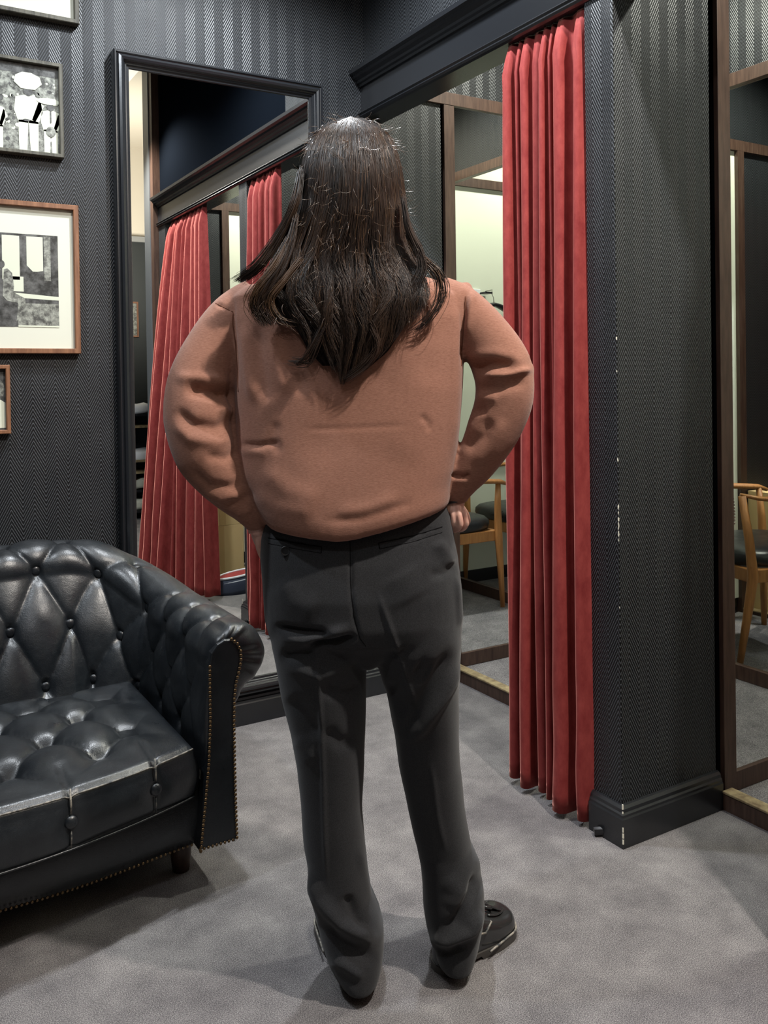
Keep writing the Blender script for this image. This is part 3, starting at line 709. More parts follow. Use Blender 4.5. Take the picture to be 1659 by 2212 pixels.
obj('peg', MB().box(2.655, 2.605, 1.708, 1.76, 1.662, 1.672), BLACK, t_)

# shop behind: shelving with folded shirts, picture
t_ = thing('shelving_unit', (2.3, -2.15, 0), 'black shelving unit of folded clothes at the far end of the shop in the mirror', 'shelf')
mb = MB()
for x in (1.90, 2.72): mb.box(x, x+0.03, -2.3, -1.98, 0, 1.02)
obj('side_panel', mb, BLACKPAINT, t_); obj('back_panel', MB().box(1.93, 2.72, -2.3, -2.285, 0, 1.0), BLACKPAINT, t_)
for z in (0.06, 0.24, 0.40, 0.50, 0.80, 0.90): obj('shelf', MB().box(1.93, 2.72, -2.28, -1.98, z, z+0.02), (GOLD if z in (0.80, 0.5, 0.4) else BLACKPAINT), t_)
for k, (z, xx) in enumerate(((0.921, 2.0), (0.921, 2.35), (0.521, 2.02), (0.521, 2.38), (0.261, 2.1), (0.081, 2.05))):
    rows = []
    for i, (dz, kk) in enumerate(((0, .95), (.02, 1), (.05, 1), (.075, .95), (.085, .7))):
        rows.append([(xx+.11+.12*kk*abs(math.cos(a))**.5*math.copysign(1, math.cos(a)), -2.1+.1*kk*abs(math.sin(a))**.5*math.copysign(1, math.sin(a)), z+dz+.012*math.sin(a*2+k)) for a in [2*PI*i/24 for i in range(24)]])
    names = ('pale blue folded shirt on the top left of the far shelving', 'white folded shirt on the top right of the far shelving', 'white folded shirt in the left middle of the far shelving', 'white folded shirt in the right middle of the far shelving', 'beige folded shirt on a low shelf of the far shelving', 'folded shirt on the lowest shelf of the far shelving')
    tag(obj('folded_shirt', MB().loft(rows), WHITE if k < 4 else PAPER, smooth=True), names[k], 'shirt', 'folded shirts on the far shelves')
o = thing('framed_picture', (2.2, -2.59, 1.6), 'small light picture on the dark far wall seen in the large mirror', 'picture')
mb = MB(); frame_loft(mb, 2.02, 2.30, 1.62, 1.95, [(0, 0), (0, .02), (.015, .02), (.015, 0)], y=-2.6)
for i, v in enumerate(mb.v): mb.v[i] = (v[0], -5.2-v[1], v[2])
obj('frame', mb, FR_BROWN, o); obj('print', MB().box(2.03, 2.29, -2.6, -2.592, 1.63, 1.94), PHMID, o)
#PART3
# ------------------------------------------------------------------ person
PO = Vector((0.90, 1.46, 0))
person = thing('person', PO, 'person seen from behind with long dark hair, brown sweater, charcoal trousers, hands on hips', 'person')
def fuse(mbs, voxel, smooth=6, fac=0.5):
    """union of closed shells as one continuous surface"""
    mb = MB()
    for b in mbs: mb.add(b.v, b.f)
    me = bpy.data.meshes.new('tmp'); me.from_pydata(mb.v, [], mb.f)
    bm = bmesh.new(); bm.from_mesh(me); bmesh.ops.recalc_face_normals(bm, faces=bm.faces); bm.to_mesh(me); bm.free()
    o = bpy.data.objects.new('tmp', me); COL.objects.link(o)
    r = o.modifiers.new('r', 'REMESH'); r.mode = 'VOXEL'; r.voxel_size = voxel
    if smooth: s = o.modifiers.new('s', 'SMOOTH'); s.factor = fac; s.iterations = smooth
    dg = bpy.context.evaluated_depsgraph_get(); dg.update()
    out = bpy.data.meshes.new_from_object(o.evaluated_get(dg)); bpy.data.objects.remove(o); return out
def coords(me):
    a = np.empty(len(me.vertices)*3, dtype=np.float32); me.vertices.foreach_get('co', a); return a.reshape(-1, 3).astype(float)
def normals(me):
    a = np.empty(len(me.vertices)*3, dtype=np.float32); me.vertices.foreach_get('normal', a); return a.reshape(-1, 3).astype(float)
RTn, UPn, FWn = [np.array(v) for v in (rt, up, fw)]
def proj(P):
    v = P-np.array([0, 0, CAM_H]); z = v@FWn
    return np.stack([829.5+FPX*(v@RTn)/z, 844.04-FPX*(v@UPn)/z], 1)
def sculpt(me, folds):
    """folds: (polyline, height, width) pressed into / raised from the back of a garment"""
    P = coords(me); N = normals(me); Q = proj(P); face = np.clip(-(N@np.array(FH))*1.6+0.25, 0, 1)
    d = np.zeros(len(P))
    for pl, amp, wd in folds:
        best = np.full(len(P), 1e9); par = np.zeros(len(P)); L = 0
        seg = [math.dist(a, b) for a, b in zip(pl[:-1], pl[1:])]; T = sum(seg)
        for a, b, l in zip(pl[:-1], pl[1:], seg):
            a = np.array(a, float); ab = np.array(b, float)-a; t_ = np.clip(((Q-a)@ab)/(ab@ab), 0, 1)
            dd = np.hypot(*(Q-a-t_[:, None]*ab).T); mk = dd < best
            best[mk] = dd[mk]; par[mk] = (L+t_[mk]*l)/T; L += l
        fade = np.clip(np.minimum(par, 1-par)*4+0.02, 0, 1); fade = fade*fade*(3-2*fade)
        d += amp*np.exp(-(best/wd)**2)*fade
    P = P+N*(d*face)[:, None]
    me.vertices.foreach_set('co', P.astype(np.float32).ravel()); me.update()
def wob(me, amp, freq, seed=0):
    """soft cloth undulation"""
    P = coords(me); N = normals(me); r = np.random.default_rng(seed); d = np.zeros(len(P))
    for i in range(6):
        k = r.normal(size=3)*freq*(1+0.5*i); d += np.sin(P@k+r.uniform(0, 6))/(1+i*0.5)
    P = P+N*(d*amp/3)[:, None]; me.vertices.foreach_set('co', P.astype(np.float32).ravel()); me.update()
def ering(xl, xr, y, D, t_, n=40, e=0.8, yf=None, front=1.0):
    """horizontal ring of a garment; xl..xr silhouette in the photo at height y, t_ half depth in metres"""
    cx = (xl+xr)/2; C = at(cx, y, D); hw = (xr-xl)/2/FPX*D; out = []
    for i in range(n):
        a = 2*PI*i/n; c, s_ = math.cos(a), math.sin(a)
        u = math.copysign(abs(c)**e, c); v = math.copysign(abs(s_)**e, s_)*(front if s_ > 0 else 1)
        p = C+RH*(hw*u)+FH*(t_*v)
        if yf: p.z += yf(cx+(xr-xl)/2*u, v)
        out.append(p)
    return out
def ptube(pts, n=18, flat=None):
    """pts: (x, y, D, r_px)"""
    P = [at(x, y, D) for x, y, D, r in pts]; R = [r/FPX*D for x, y, D, r in pts]
    # densify with catmull-rom
    PP = []; RR_ = []
    for i in range(len(P)-1):
        p0 = P[max(i-1, 0)]; p1 = P[i]; p2 = P[i+1]; p3 = P[min(i+2, len(P)-1)]
        for k in range(6):
            t_ = k/6; PP.append(0.5*((2*p1)+(p2-p0)*t_+(2*p0-5*p1+4*p2-p3)*t_*t_+(3*p1-p0-3*p2+p3)*t_**3)); RR_.append(R[i]*(1-t_)+R[i+1]*t_)
    PP.append(P[-1]); RR_.append(R[-1]); return MB().tube(PP, RR_, n, flat=flat)
# --- body (one continuous surface: head, neck, trunk, arms, hands, legs)
parts = []
parts.append(MB().loft([ering(*r) for r in ((650, 880, 640, 1.70, .06), (600, 915, 680, 1.70, .085), (560, 945, 760, 1.70, .10), (565, 945, 860, 1.70, .10), (585, 925, 980, 1.70, .09), (590, 960, 1100, 1.70, .095), (585, 975, 1220, 1.70, .10), (610, 970, 1300, 1.70, .09), (680, 900, 1350, 1.70, .06))]))
parts.append(ptube([(660, 1300, 1.70, 75), (680, 1450, 1.70, 72), (705, 1650, 1.71, 50), (722, 1850, 1.73, 44), (758, 1990, 1.745, 30), (768, 2050, 1.745, 30)]))
parts.append(ptube([(910, 1300, 1.70, 72), (915, 1450, 1.70, 66), (930, 1650, 1.75, 46), (955, 1830, 1.78, 42), (975, 1950, 1.81, 32), (985, 1995, 1.82, 30)]))
parts.append(ptube([(760, 660, 1.69, 60), (760, 600, 1.69, 52), (760, 520, 1.70, 50), (760, 460, 1.71, 50)]))
parts.append(ptube([(575, 695, 1.70, 45), (500, 705, 1.695, 36), (440, 790, 1.67, 42), (405, 875, 1.65, 38), (460, 985, 1.655, 34), (525, 1080, 1.66, 26), (552, 1128, 1.67, 20), (556, 1148, 1.675, 20)]))
parts.append(ptube([(925, 690, 1.70, 45), (990, 690, 1.695, 34), (1062, 760, 1.68, 40), (1112, 830, 1.665, 36), (1070, 930, 1.67, 33), (1015, 1020, 1.68, 26), (986, 1072, 1.69, 21), (984, 1090, 1.69, 20)]))
# head: skull, jaw, nose, lips, ears
hc = at(760, 392, 1.70)
Rw = Matrix((RH, FH, Vector((0, 0, 1)))).transposed()
def H(a, d, z): return hc+RH*a+FH*d+Vector((0, 0, z))
parts.append(MB().ball(H(0, 0, 0.01), .073, .092, .098, 28, 20, R=Rw))
parts.append(MB().ball(H(0, .030, -.055), .052, .060, .070, 24, 16, R=Rw))
parts.append(MB().ball(H(0, .050, -.098), .026, .034, .024, 16, 12, R=Rw))
parts.append(MB().tube([H(0, .088, .005), H(0, .100, -.018), H(0, .108, -.036), H(0, .094, -.042)], [.008, .009, .012, .009], 12))
for sx in (-1, 1):
    parts.append(MB().ball(H(sx*.010, .098, -.040), .007, .009, .006, 10, 8, R=Rw))
    parts.append(MB().ball(H(sx*.076, -.002, -.020), .010, .017, .030, 14, 10, R=Rw))
    parts.append(MB().ball(H(sx*.030, .080, .022), .022, .010, .006, 12, 8, R=Rw))
    parts.append(MB().ball(H(sx*.038, .068, -.030), .020, .018, .018, 12, 8, R=Rw))
for dz in (-.066, -.075): parts.append(MB().ball(H(0, .086, dz), .022, .008, .0055, 14, 8, R=Rw))
# hands
def fingers(spec):
    for pts, r in spec: parts.append(ptube([(x, y, D, rr) for (x, y, D), rr in zip(pts, r)], 12))
# left hand: flat against the hip, fingers pointing down and forward
parts.append(ptube([(555, 1140, 1.675, 18), (560, 1155, 1.68, 21), (566, 1172, 1.69, 20), (569, 1180, 1.695, 14)], 16, flat=0.8))
fingers([([(558, 1160, 1.672), (560, 1180, 1.675), (565, 1196, 1.685), (571, 1208, 1.70)], (9, 8.5, 8, 6.5)),
         ([(563, 1162, 1.685), (566, 1182, 1.69), (570, 1200, 1.70), (575, 1212, 1.715)], (9, 9, 8.5, 7)),
         ([(568, 1162, 1.70), (571, 1182, 1.705), (574, 1200, 1.715), (578, 1210, 1.73)], (9, 9, 8.5, 7)),
         ([(572, 1160, 1.715), (576, 1176, 1.72), (579, 1192, 1.73), (581, 1202, 1.74)], (9, 8.5, 8, 6.5)),
         ([(566, 1142, 1.70), (574, 1148, 1.72), (580, 1158, 1.735)], (10, 9, 7.5))])
# right hand: knuckles down, fingers curled in towards the pocket
parts.append(ptube([(984, 1082, 1.69, 18), (986, 1096, 1.69, 18), (989, 1108, 1.695, 14), (990, 1118, 1.70, 8)], 16, flat=0.9))
fingers([([(980, 1088, 1.684), (979, 1110, 1.672), (980, 1130, 1.673), (974, 1139, 1.684), (964, 1138, 1.690)], (6.5, 6.6, 6.8, 6.4, 5.6)),
         ([(987, 1088, 1.682), (992, 1112, 1.668), (994, 1134, 1.668), (985, 1144, 1.680), (972, 1145, 1.688)], (6.6, 6.8, 7.0, 6.6, 5.8)),
         ([(991, 1088, 1.690), (1003, 1112, 1.680), (1006, 1133, 1.682), (997, 1143, 1.696), (985, 1144, 1.702)], (6.5, 6.6, 6.8, 6.4, 5.6)),
         ([(992, 1088, 1.700), (1007, 1110, 1.700), (1010, 1128, 1.706), (1000, 1137, 1.716), (990, 1138, 1.722)], (6.2, 6.4, 6.4, 6, 5.4)),
         ([(973, 1090, 1.685), (967, 1102, 1.678), (965, 1114, 1.684), (966, 1124, 1.692)], (8, 7.4, 6.8, 6))])
body = obj('body', fuse(parts, 0.0021, 1), SKIN, person, smooth=True)
mb = MB()
for sx in (-1, 1): mb2 = MB().ball(H(sx*.030, .078, .004), .0115, .0115, .0115, 16, 10, R=Rw); obj('eye', mb2, mat('eye_white', (0.8, 0.8, 0.78), 0.2), person, smooth=True)
# --- trousers
TR = []
def hem(c, back): return lambda x, v: (0.045*max(0, v)-0.0*min(0, v)) if back else 0
TR.append(MB().loft([ering(*r) for r in ((590, 958, 1075, 1.70, .100, 48, .8), (575, 972, 1110, 1.70, .106, 48, .8), (564, 980, 1150, 1.70, .112, 48, .8), (564, 989, 1200, 1.70, .120, 48, .8), (568, 996, 1270, 1.70, .126, 48, .8), (574, 999, 1330, 1.70, .122, 48, .8), (582, 999, 1362, 1.70, .112, 48, .8), (640, 945, 1380, 1.70, .095, 48, .8), (730, 860, 1402, 1.70, .080, 48, .8), (770, 822, 1422, 1.70, .065, 48, .8), (788, 806, 1434, 1.70, .040, 48, .8))]))
LEGL = ((582, 775, 1330, 1.70, .105), (588, 790, 1390, 1.70, .100), (600, 792, 1450, 1.702, .095), (612, 791, 1510, 1.705, .090), (628, 790, 1580, 1.71, .084), (642, 787, 1650, 1.715, .078), (650, 783, 1740, 1.722, .076), (657, 788, 1820, 1.73, .076), (667, 794, 1880, 1.735, .078), (673, 801, 1925, 1.74, .081), (684, 820, 1970, 1.742, .085), (691, 829, 2005, 1.745, .088), (702, 829, 2040, 1.745, .091), (718, 827, 2064, 1.745, .093), (736, 823, 2082, 1.745, .093))
LEGR = ((790, 997, 1330, 1.70, .105), (800, 996, 1390, 1.70, .100), (822, 991, 1450, 1.71, .093), (838, 989, 1510, 1.72, .086), (852, 990, 1580, 1.735, .080), (862, 993, 1650, 1.75, .076), (880, 1004, 1740, 1.765, .075), (900, 1016, 1820, 1.78, .076), (908, 1036, 1865, 1.785, .084), (912, 1044, 1905, 1.79, .092), (914, 1045, 1945, 1.795, .098), (919, 1041, 1980, 1.80, .102), (927, 1035, 2010, 1.80, .103), (938, 1026, 2034, 1.80, .101))
def leg(spec, tilt):
    rings = []
    for k, r in enumerate(spec):
        yf = None
        if k >= len(spec)-3:
            kk = (k-(len(spec)-4))/3; yf = (lambda kk: lambda x, v: (0.050*max(0, v)+tilt*min(0, v))*kk)(kk)
        rings.append(ering(r[0], r[1], r[2], r[3], r[4], 44, .88, yf))
    return MB().loft(rings)
TR.append(leg(LEGL, 0.006)); TR.append(leg(LEGR, 0.012))
tm = fuse(TR, 0.0042, 5)
TF = [([(682, 1400), (690, 1500), (697, 1640), (700, 1760), (705, 1900), (714, 1940)], .0045, 5), ([(812, 1270), (848, 1370), (884, 1480), (905, 1555)], .0045, 5),
      ([(930, 1640), (945, 1760), (965, 1850)], .003, 6),
      ([(757, 1150), (758, 1280), (766, 1340), (780, 1385), (795, 1400)], -.004, 4),
      ([(582, 1160), (640, 1172), (695, 1182)], -.0035, 3), ([(582, 1172), (640, 1184), (695, 1195)], -.002, 3),
      ([(818, 1172), (890, 1158), (955, 1138)], -.0035, 3), ([(818, 1183), (890, 1170), (955, 1150)], -.002, 3),
      ([(585, 1352), (640, 1362), (725, 1372)], -.013, 8), ([(600, 1378), (660, 1384), (740, 1362), (765, 1350)], .007, 10),
      ([(660, 1392), (720, 1388), (775, 1374)], -.013, 7), ([(600, 1418), (640, 1414), (685, 1408)], -.010, 11),
      ([(610, 1435), (690, 1462), (740, 1440), (778, 1400)], .007, 14), ([(690, 1490), (740, 1500), (785, 1490)], -.008, 13),
      ([(625, 1500), (660, 1550), (690, 1600)], -.008, 18), ([(700, 1575), (735, 1605), (770, 1600)], -.006, 15), ([(640, 1590), (680, 1650)], .004, 14),
      ([(985, 1390), (945, 1460), (900, 1540), (868, 1598)], -.012, 17), ([(1000, 1430), (962, 1500), (915, 1570), (875, 1610)], .010, 12),
      ([(830, 1470), (860, 1520), (885, 1550)], -.009, 22), ([(895, 1440), (930, 1460)], -.008, 22),
      ([(940, 1165), (965, 1200), (975, 1225)], .008, 14), ([(920, 1240), (955, 1240), (990, 1222)], -.0035, 9), ([(985, 1240), (992, 1300), (996, 1360)], .006, 6),
      ([(600, 1250), (640, 1300), (690, 1330)], .004, 30), ([(860, 1230), (900, 1300)], .005, 40),
      ([(662, 1870), (690, 1940), (735, 1995), (790, 2025), (825, 2030)], .014, 15), ([(690, 1985), (730, 2035), (790, 2065), (825, 2070)], -.010, 16),
      ([(712, 2070), (745, 2085), (790, 2115)], .008, 12), ([(745, 1930), (775, 1990), (790, 2010)], -.010, 14), ([(775, 1830), (795, 1900), (812, 1960)], .005, 10),
      ([(1040, 1870), (1020, 1930), (985, 1990), (945, 2015)], -.014, 12), ([(1042, 1960), (1015, 2010), (970, 2030), (925, 2025)], .016, 12),
      ([(1030, 1800), (1040, 1850), (1040, 1872)], .008, 12), ([(960, 1890), (990, 1930), (975, 1970)], .006, 20), ([(925, 2050), (965, 2062), (1010, 2040)], -.008, 10)]
wob(tm, 0.0018, 16, 3); sculpt(tm, TF)
trousers = obj('trousers', tm, WOOL, person, smooth=True)
from mathutils.bvhtree import BVHTree
def skin_of(me):
    return BVHTree.FromPolygons([v.co.copy() for v in me.vertices], [tuple(p.vertices) for p in me.polygons])
TV = BVHTree.FromPolygons([Vector(v) for v in coords(tm)+np.array(PO)*0], [tuple(p.vertices) for p in tm.polygons])
E0 = Vector((0, 0, CAM_H))
def on(tree, x, y, lift=0.0):
    d = (at(x, y, 1)-E0).normalized(); h = tree.ray_cast(E0, d); return (h[0] if h[0] else at(x, y, 1.58))-d*lift
def line(tree, pl, step=6, lift=0.0):
    out = []
    for (x0, y0), (x1, y1) in zip(pl[:-1], pl[1:]):
        n = max(1, int(math.dist((x0, y0), (x1, y1))/step))
        out += [on(tree, x0+(x1-x0)*i/n, y0+(y1-y0)*i/n, lift) for i in range(n)]
    return out+[on(tree, *pl[-1], lift)]
def seam_part(tree, pl, r, m, nm='seam', parent=None, lift=0.0, flat=None):
    o = obj(nm, MB().tube(line(tree, pl, lift=lift), r, 6, flat=flat), m, parent, smooth=True); o.location = (0, 0, 0); return o
WOOLD = mat('charcoal_wool_seam', (0.006, 0.006, 0.007), 0.9, spec=0.1)
seam_part(TV, [(580, 1162), (640, 1173), (695, 1182), (694, 1195)], 0.0011, WOOLD, 'pocket_edge', trousers)
seam_part(TV, [(580, 1174), (640, 1186), (693, 1195)], 0.0007, WOOLD, 'pocket_edge', trousers)
seam_part(TV, [(820, 1186), (818, 1173), (890, 1158), (955, 1138)], 0.0011, WOOLD, 'pocket_edge', trousers)
seam_part(TV, [(820, 1186), (890, 1171), (955, 1150)], 0.0007, WOOLD, 'pocket_edge', trousers)
seam_part(TV, [(756, 1156), (757, 1260), (764, 1330), (778, 1380), (790, 1396)], 0.0008, WOOLD, 'seat_seam', trousers)
bpn = on(TV, 617, 1190, 0.0); d = (bpn-E0).normalized()
bm_ = MB().tube([bpn, bpn-d*0.0030], 0.0085, 20)
bx = d.cross(Vector((0, 0, 1))).normalized(); by = d.cross(bx)
bm_.tube([bpn-d*0.0030+bx*(0.0075*math.cos(a))+by*(0.0075*math.sin(a)) for a in [2*PI*k/24 for k in range(25)]], 0.0013, 6)
o = obj('button', bm_, BLACK, trousers, smooth=False); o.location = (0, 0, 0)
# --- sweater
def hemy(x):
    H_ = [(540, 1098), (565, 1112), (600, 1131), (690, 1141), (750, 1149), (830, 1128), (905, 1106), (968, 1088), (1000, 1084)]
    for (a, b), (c, d_) in zip(H_[:-1], H_[1:]):
        if x <= c: return b+(d_-b)*max(0, (x-a)/(c-a))
    return 1084
def hf(k):
    return lambda x, v: -(hemy(x)-1112)/FPX*1.62*k
SWR = [(700, 825, 578, 1.70, .055), (660, 870, 592, 1.70, .066), (585, 930, 606, 1.70, .080), (525, 968, 622, 1.70, .094), (500, 990, 645, 1.70, .106), (497, 1000, 690, 1.70, .118), (503, 1001, 760, 1.70, .124), (508, 998, 840, 1.70, .127), (511, 992, 910, 1.70, .129), (512, 986, 965, 1.70, .131), (520, 979, 1015, 1.70, .134)]
rings = [ering(*r, 56, .78) for r in SWR]
for xl, xr, y, t_, k in ((536, 972, 1055, .138, .45), (552, 970, 1085, .140, .8), (564, 969, 1100, .138, 1), (572, 966, 1109, .132, 1), (582, 960, 1112, .122, 1), (590, 955, 1104, .114, 1)):
    rings.append(ering(xl, xr, y, 1.70, t_, 56, .8, hf(k)))
SW = [MB().loft(rings)]
SW.append(ptube([(560, 650, 1.70, 52), (508, 688, 1.695, 56), (462, 755, 1.68, 60), (432, 830, 1.665, 68), (428, 905, 1.655, 72), (447, 985, 1.65, 65), (492, 1050, 1.655, 50), (533, 1096, 1.66, 36), (551, 1124, 1.668, 26), (556, 1136, 1.672, 23)], 28))
SW.append(ptube([(940, 640, 1.70, 46), (992, 668, 1.695, 52), (1042, 722, 1.685, 58), (1082, 790, 1.675, 64), (1088, 860, 1.67, 62), (1062, 935, 1.67, 56), (1028, 1000, 1.675, 44), (1002, 1040, 1.68, 33), (990, 1062, 1.685, 27), (986, 1078, 1.69, 23)], 28))
SW.append(ptube([(1090, 800, 1.67, 45), (1125, 800, 1.668, 27), (1152, 800, 1.668, 10)], 16))
SW.append(ptube([(420, 860, 1.66, 60), (385, 852, 1.655, 34), (362, 846, 1.655, 14)], 16))
SW.append(ptube([(975, 640, 1.70, 20), (1005, 622, 1.70, 14), (1013, 612, 1.70, 6)], 12))
sm_ = fuse(SW, 0.0042, 4)
SF = [([(506, 640), (503, 690), (510, 760), (514, 850)], -.006, 4), ([(465, 655), (502, 673)], -.0035, 3.5),
      ([(1008, 618), (1003, 660), (999, 730), (996, 800)], -.010, 6), ([(984, 630), (988, 720), (984, 860), (978, 1000)], .007, 10), ([(1022, 625), (1014, 680), (1005, 730)], .006, 7),
      ([(395, 838), (450, 846), (512, 858)], -.024, 13), ([(372, 815), (440, 818), (500, 826)], .007, 11),
      ([(375, 880), (415, 918), (470, 925), (508, 900)], -.013, 11), ([(365, 905), (410, 948), (470, 958), (512, 940)], .008, 11),
      ([(440, 985), (490, 990), (520, 970)], -.008, 9), ([(405, 1010), (450, 1050), (500, 1052), (528, 1030)], -.009, 9), ([(430, 1060), (480, 1080), (525, 1062)], .006, 8),
      ([(480, 1092), (520, 1085), (548, 1060)], -.007, 8), ([(505, 1115), (545, 1100)], .004, 6), ([(470, 880), (505, 890)], .010, 9),
      ([(1005, 800), (1060, 788), (1125, 786)], -.020, 12), ([(1040, 810), (1090, 810), (1155, 796)], .010, 7), ([(1005, 770), (1070, 765), (1140, 790)], .006, 12),
      ([(1020, 838), (1085, 838), (1140, 822)], -.010, 9), ([(1025, 858), (1080, 862)], .006, 9), ([(1015, 885), (1055, 885)], -.008, 8), ([(1062, 900), (1045, 940), (1000, 975)], -.009, 12), ([(1090, 900), (1060, 965), (1020, 1010)], .005, 12),
      ([(972, 1026), (1000, 1030), (1018, 1024)], -.008, 4), ([(975, 1040), (1012, 1040)], .003, 6),
      ([(528, 690), (534, 780), (548, 880)], .010, 11), ([(556, 690), (562, 780), (580, 880)], -.008, 11), ([(585, 690), (598, 780), (620, 860)], .006, 13), ([(615, 720), (640, 800), (660, 860)], -.006, 13),
      ([(515, 960), (560, 962), (610, 955)], -.005, 6), ([(515, 975), (580, 980)], .003, 8), ([(600, 905), (585, 950), (610, 985)], -.004, 10),
      ([(640, 928), (760, 925), (900, 918)], -.0013, 5), ([(880, 770), (760, 900), (640, 1010)], -.006, 45), ([(930, 790), (900, 900), (860, 1010)], .004, 40),
      ([(560, 1010), (620, 1060), (700, 1085)], .006, 22), ([(545, 1060), (600, 1098), (690, 1110)], .005, 16), ([(905, 895), (925, 915), (925, 935)], -.003, 6),
      ([(690, 1128), (780, 1120), (850, 1098), (905, 1080)], -.004, 9), ([(720, 1110), (800, 1100), (870, 1070)], .004, 14),
      ([(500, 640), (560, 622)], .003, 10), ([(840, 640), (900, 660), (960, 700)], -.003, 20)]
wob(sm_, 0.0030, 9, 5); sculpt(sm_, [(p_, (a_*0.66 if w_ > 7 else a_*0.9), w_*(1.15 if w_ > 7 else 1)) for p_, a_, w_ in SF])
SV = BVHTree.FromPolygons([Vector(v) for v in coords(sm_)], [tuple(p.vertices) for p in sm_.polygons])
sweater = obj('sweater', sm_, KNIT, person, smooth=True)
KNITD = mat('brown_knit_seam', (0.13, 0.055, 0.035), 0.95, spec=0.1)
seam_part(SV, [(503, 676), (502, 700), (508, 740), (512, 790), (515, 846)], 0.0013, KNITD, 'shoulder_seam', sweater)
seam_part(SV, [(466, 655), (484, 664), (503, 674)], 0.0010, KNITD, 'shoulder_seam', sweater)
seam_part(SV, [(1006, 640), (1002, 690), (998, 750), (996, 790)], 0.0013, KNITD, 'shoulder_seam', sweater)
for pts, nm in (([(556, 1132, 1.672, 23.5), (557, 1137, 1.673, 23.5)], 'cuff'), ([(986, 1066, 1.688, 25), (984, 1076, 1.69, 23)], 'cuff')):
    o = obj(nm, ptube(pts, 24), KNIT, person, smooth=True)
o = obj('hair_tie', MB().tube([at(984, 1080, 1.69)+RH*(0.0205*math.cos(a))+FH*(0.0205*math.sin(a))+Vector((0, 0, .004*math.cos(a))) for a in [2*PI*i/28 for i in range(29)]], 0.0026, 8), BLACK, person, smooth=True)
o['label'] = 'black elastic band around the right wrist'
# --- shoes
def loafer(heel, dirv, name='shoe', L=0.262):
    dv = Vector((dirv[0], dirv[1], 0)).normalized(); sd = Vector((dv.y, -dv.x, 0)); hl = Vector((*heel, 0))
    def W(u, lat, z): return hl+dv*(u*L)+sd*lat+Vector((0, 0, z))
    rows = []; sole = []
    for i in range(41):
        u = i/40
        hw = 0.030+0.019*sm((u-0.25)/0.45); hw *= math.sqrt(max(0.0, 1-max(0, (u-0.80)/0.203)**2))*math.sqrt(max(0.0, 1-max(0, (0.10-u)/0.103)**2))
        h = 0.066 if u < 0.2 else 0.066-0.026*sm((u-0.35)/0.5)
        h *= math.sqrt(max(0.0, 1-max(0, (u-0.84)/0.165)**2))**0.8 if u > 0.84 else 1
        row = []
        for k in range(22):
            a = PI*k/21; row.append(W(u, -math.cos(a)*hw*(1+0.05*math.sin(a)), 0.016+abs(math.sin(a))**0.65*h))
        rows.append(row+[W(u, hw, 0.014), W(u, -hw, 0.014)])
        sole.append([W(u, -hw-.004, 0.0 if (u < .28 or u > .42) else .008), W(u, -hw-.004, .016), W(u, hw+.004, .016), W(u, hw+.004, 0.0 if (u < .28 or u > .42) else .008)])
    o = obj(name, MB().loft(rows), SHOE, person, smooth=True)
    def child(nm, mb, m, smth=True):
        c = obj(nm, mb, m, o, smooth=smth); c.location = (0, 0, 0); return c
    # child meshes share the shoe's frame
    for_ = lambda vs: [Vector(v)-PO+PO for v in vs]
    q = obj('sole', MB().loft(sole), mat('dark_sole', (0.05, 0.045, 0.04), 0.5), o); q.location = (0, 0, 0)
    wl = [W(u, lat, .018) for u, lat in [(0.45+0.55*j/14, -(0.049*math.sqrt(max(0, 1-max(0, (0.45+0.55*j/14-0.80)/0.203)**2))+.003)) for j in range(15)]]
    wl += [W(u, lat, .018) for u, lat in [(1.0-0.55*j/14, (0.049*math.sqrt(max(0, 1-max(0, (1.0-0.55*j/14-0.80)/0.203)**2))+.003)) for j in range(15)]]
    child('welt', MB().tube(wl, 0.0022, 6), LEATHER_EDGE)
    # apron seam, lace and tassel
    ap = [W(0.70+0.20*math.cos(a), 0.030*math.sin(a), 0.064-0.020*math.cos(a)*0.6-0.004*abs(math.sin(a))) for a in [-2.2+4.4*i/24 for i in range(25)]]
    child('apron_seam', MB().tube(ap, 0.0022, 6), SHOE)
    bow = MB()
    for k in range(2): 
        sx = 1 if k else -1
        bow.tube([W(0.62, 0, .068), W(0.60, sx*.012, .078), W(0.66, sx*.020, .074), W(0.70, sx*.012, .066)], [.004, .0045, .004, .003], 8)
    child('lace_knot', bow, SHOE)
    for k in range(2):
        sx = 1 if k else -1; ts = MB()
        for j in range(9):
            ts.tube([W(0.66, sx*.008, .068), W(0.72, sx*.010+(j-4)*.0015, .066), W(0.79, sx*.012+(j-4)*.0032, .056)], [.0016, .0016, .0012], 5)
        child('tassel', ts, SHOE)
    child('lace', MB().tube([W(0.30, -.037, .062), W(0.45, -.042, .052), W(0.58, -.034, .058), W(0.62, 0, .067), W(0.58, .034, .058), W(0.45, .042, .052), W(0.30, .037, .062)], .0022, 6), LEATHER_EDGE)
    sk = []
    for z, k in ((0.055, 1.0), (0.075, .95), (0.10, .80), (0.14, .72)):
        sk.append([W(0.30+0.19*k*math.cos(a)-0.02*(z*10-0.5)*0, 0.031*k*math.sin(a), z-0.004*0) for a in [2*PI*i/24 for i in range(24)]])
    child('sock', MB().loft(sk), WHITE)
    return o
loafer((0.974, 1.444), (0.96, 0.28), L=0.225); loafer((0.817, 1.476), (0.27, 0.96))
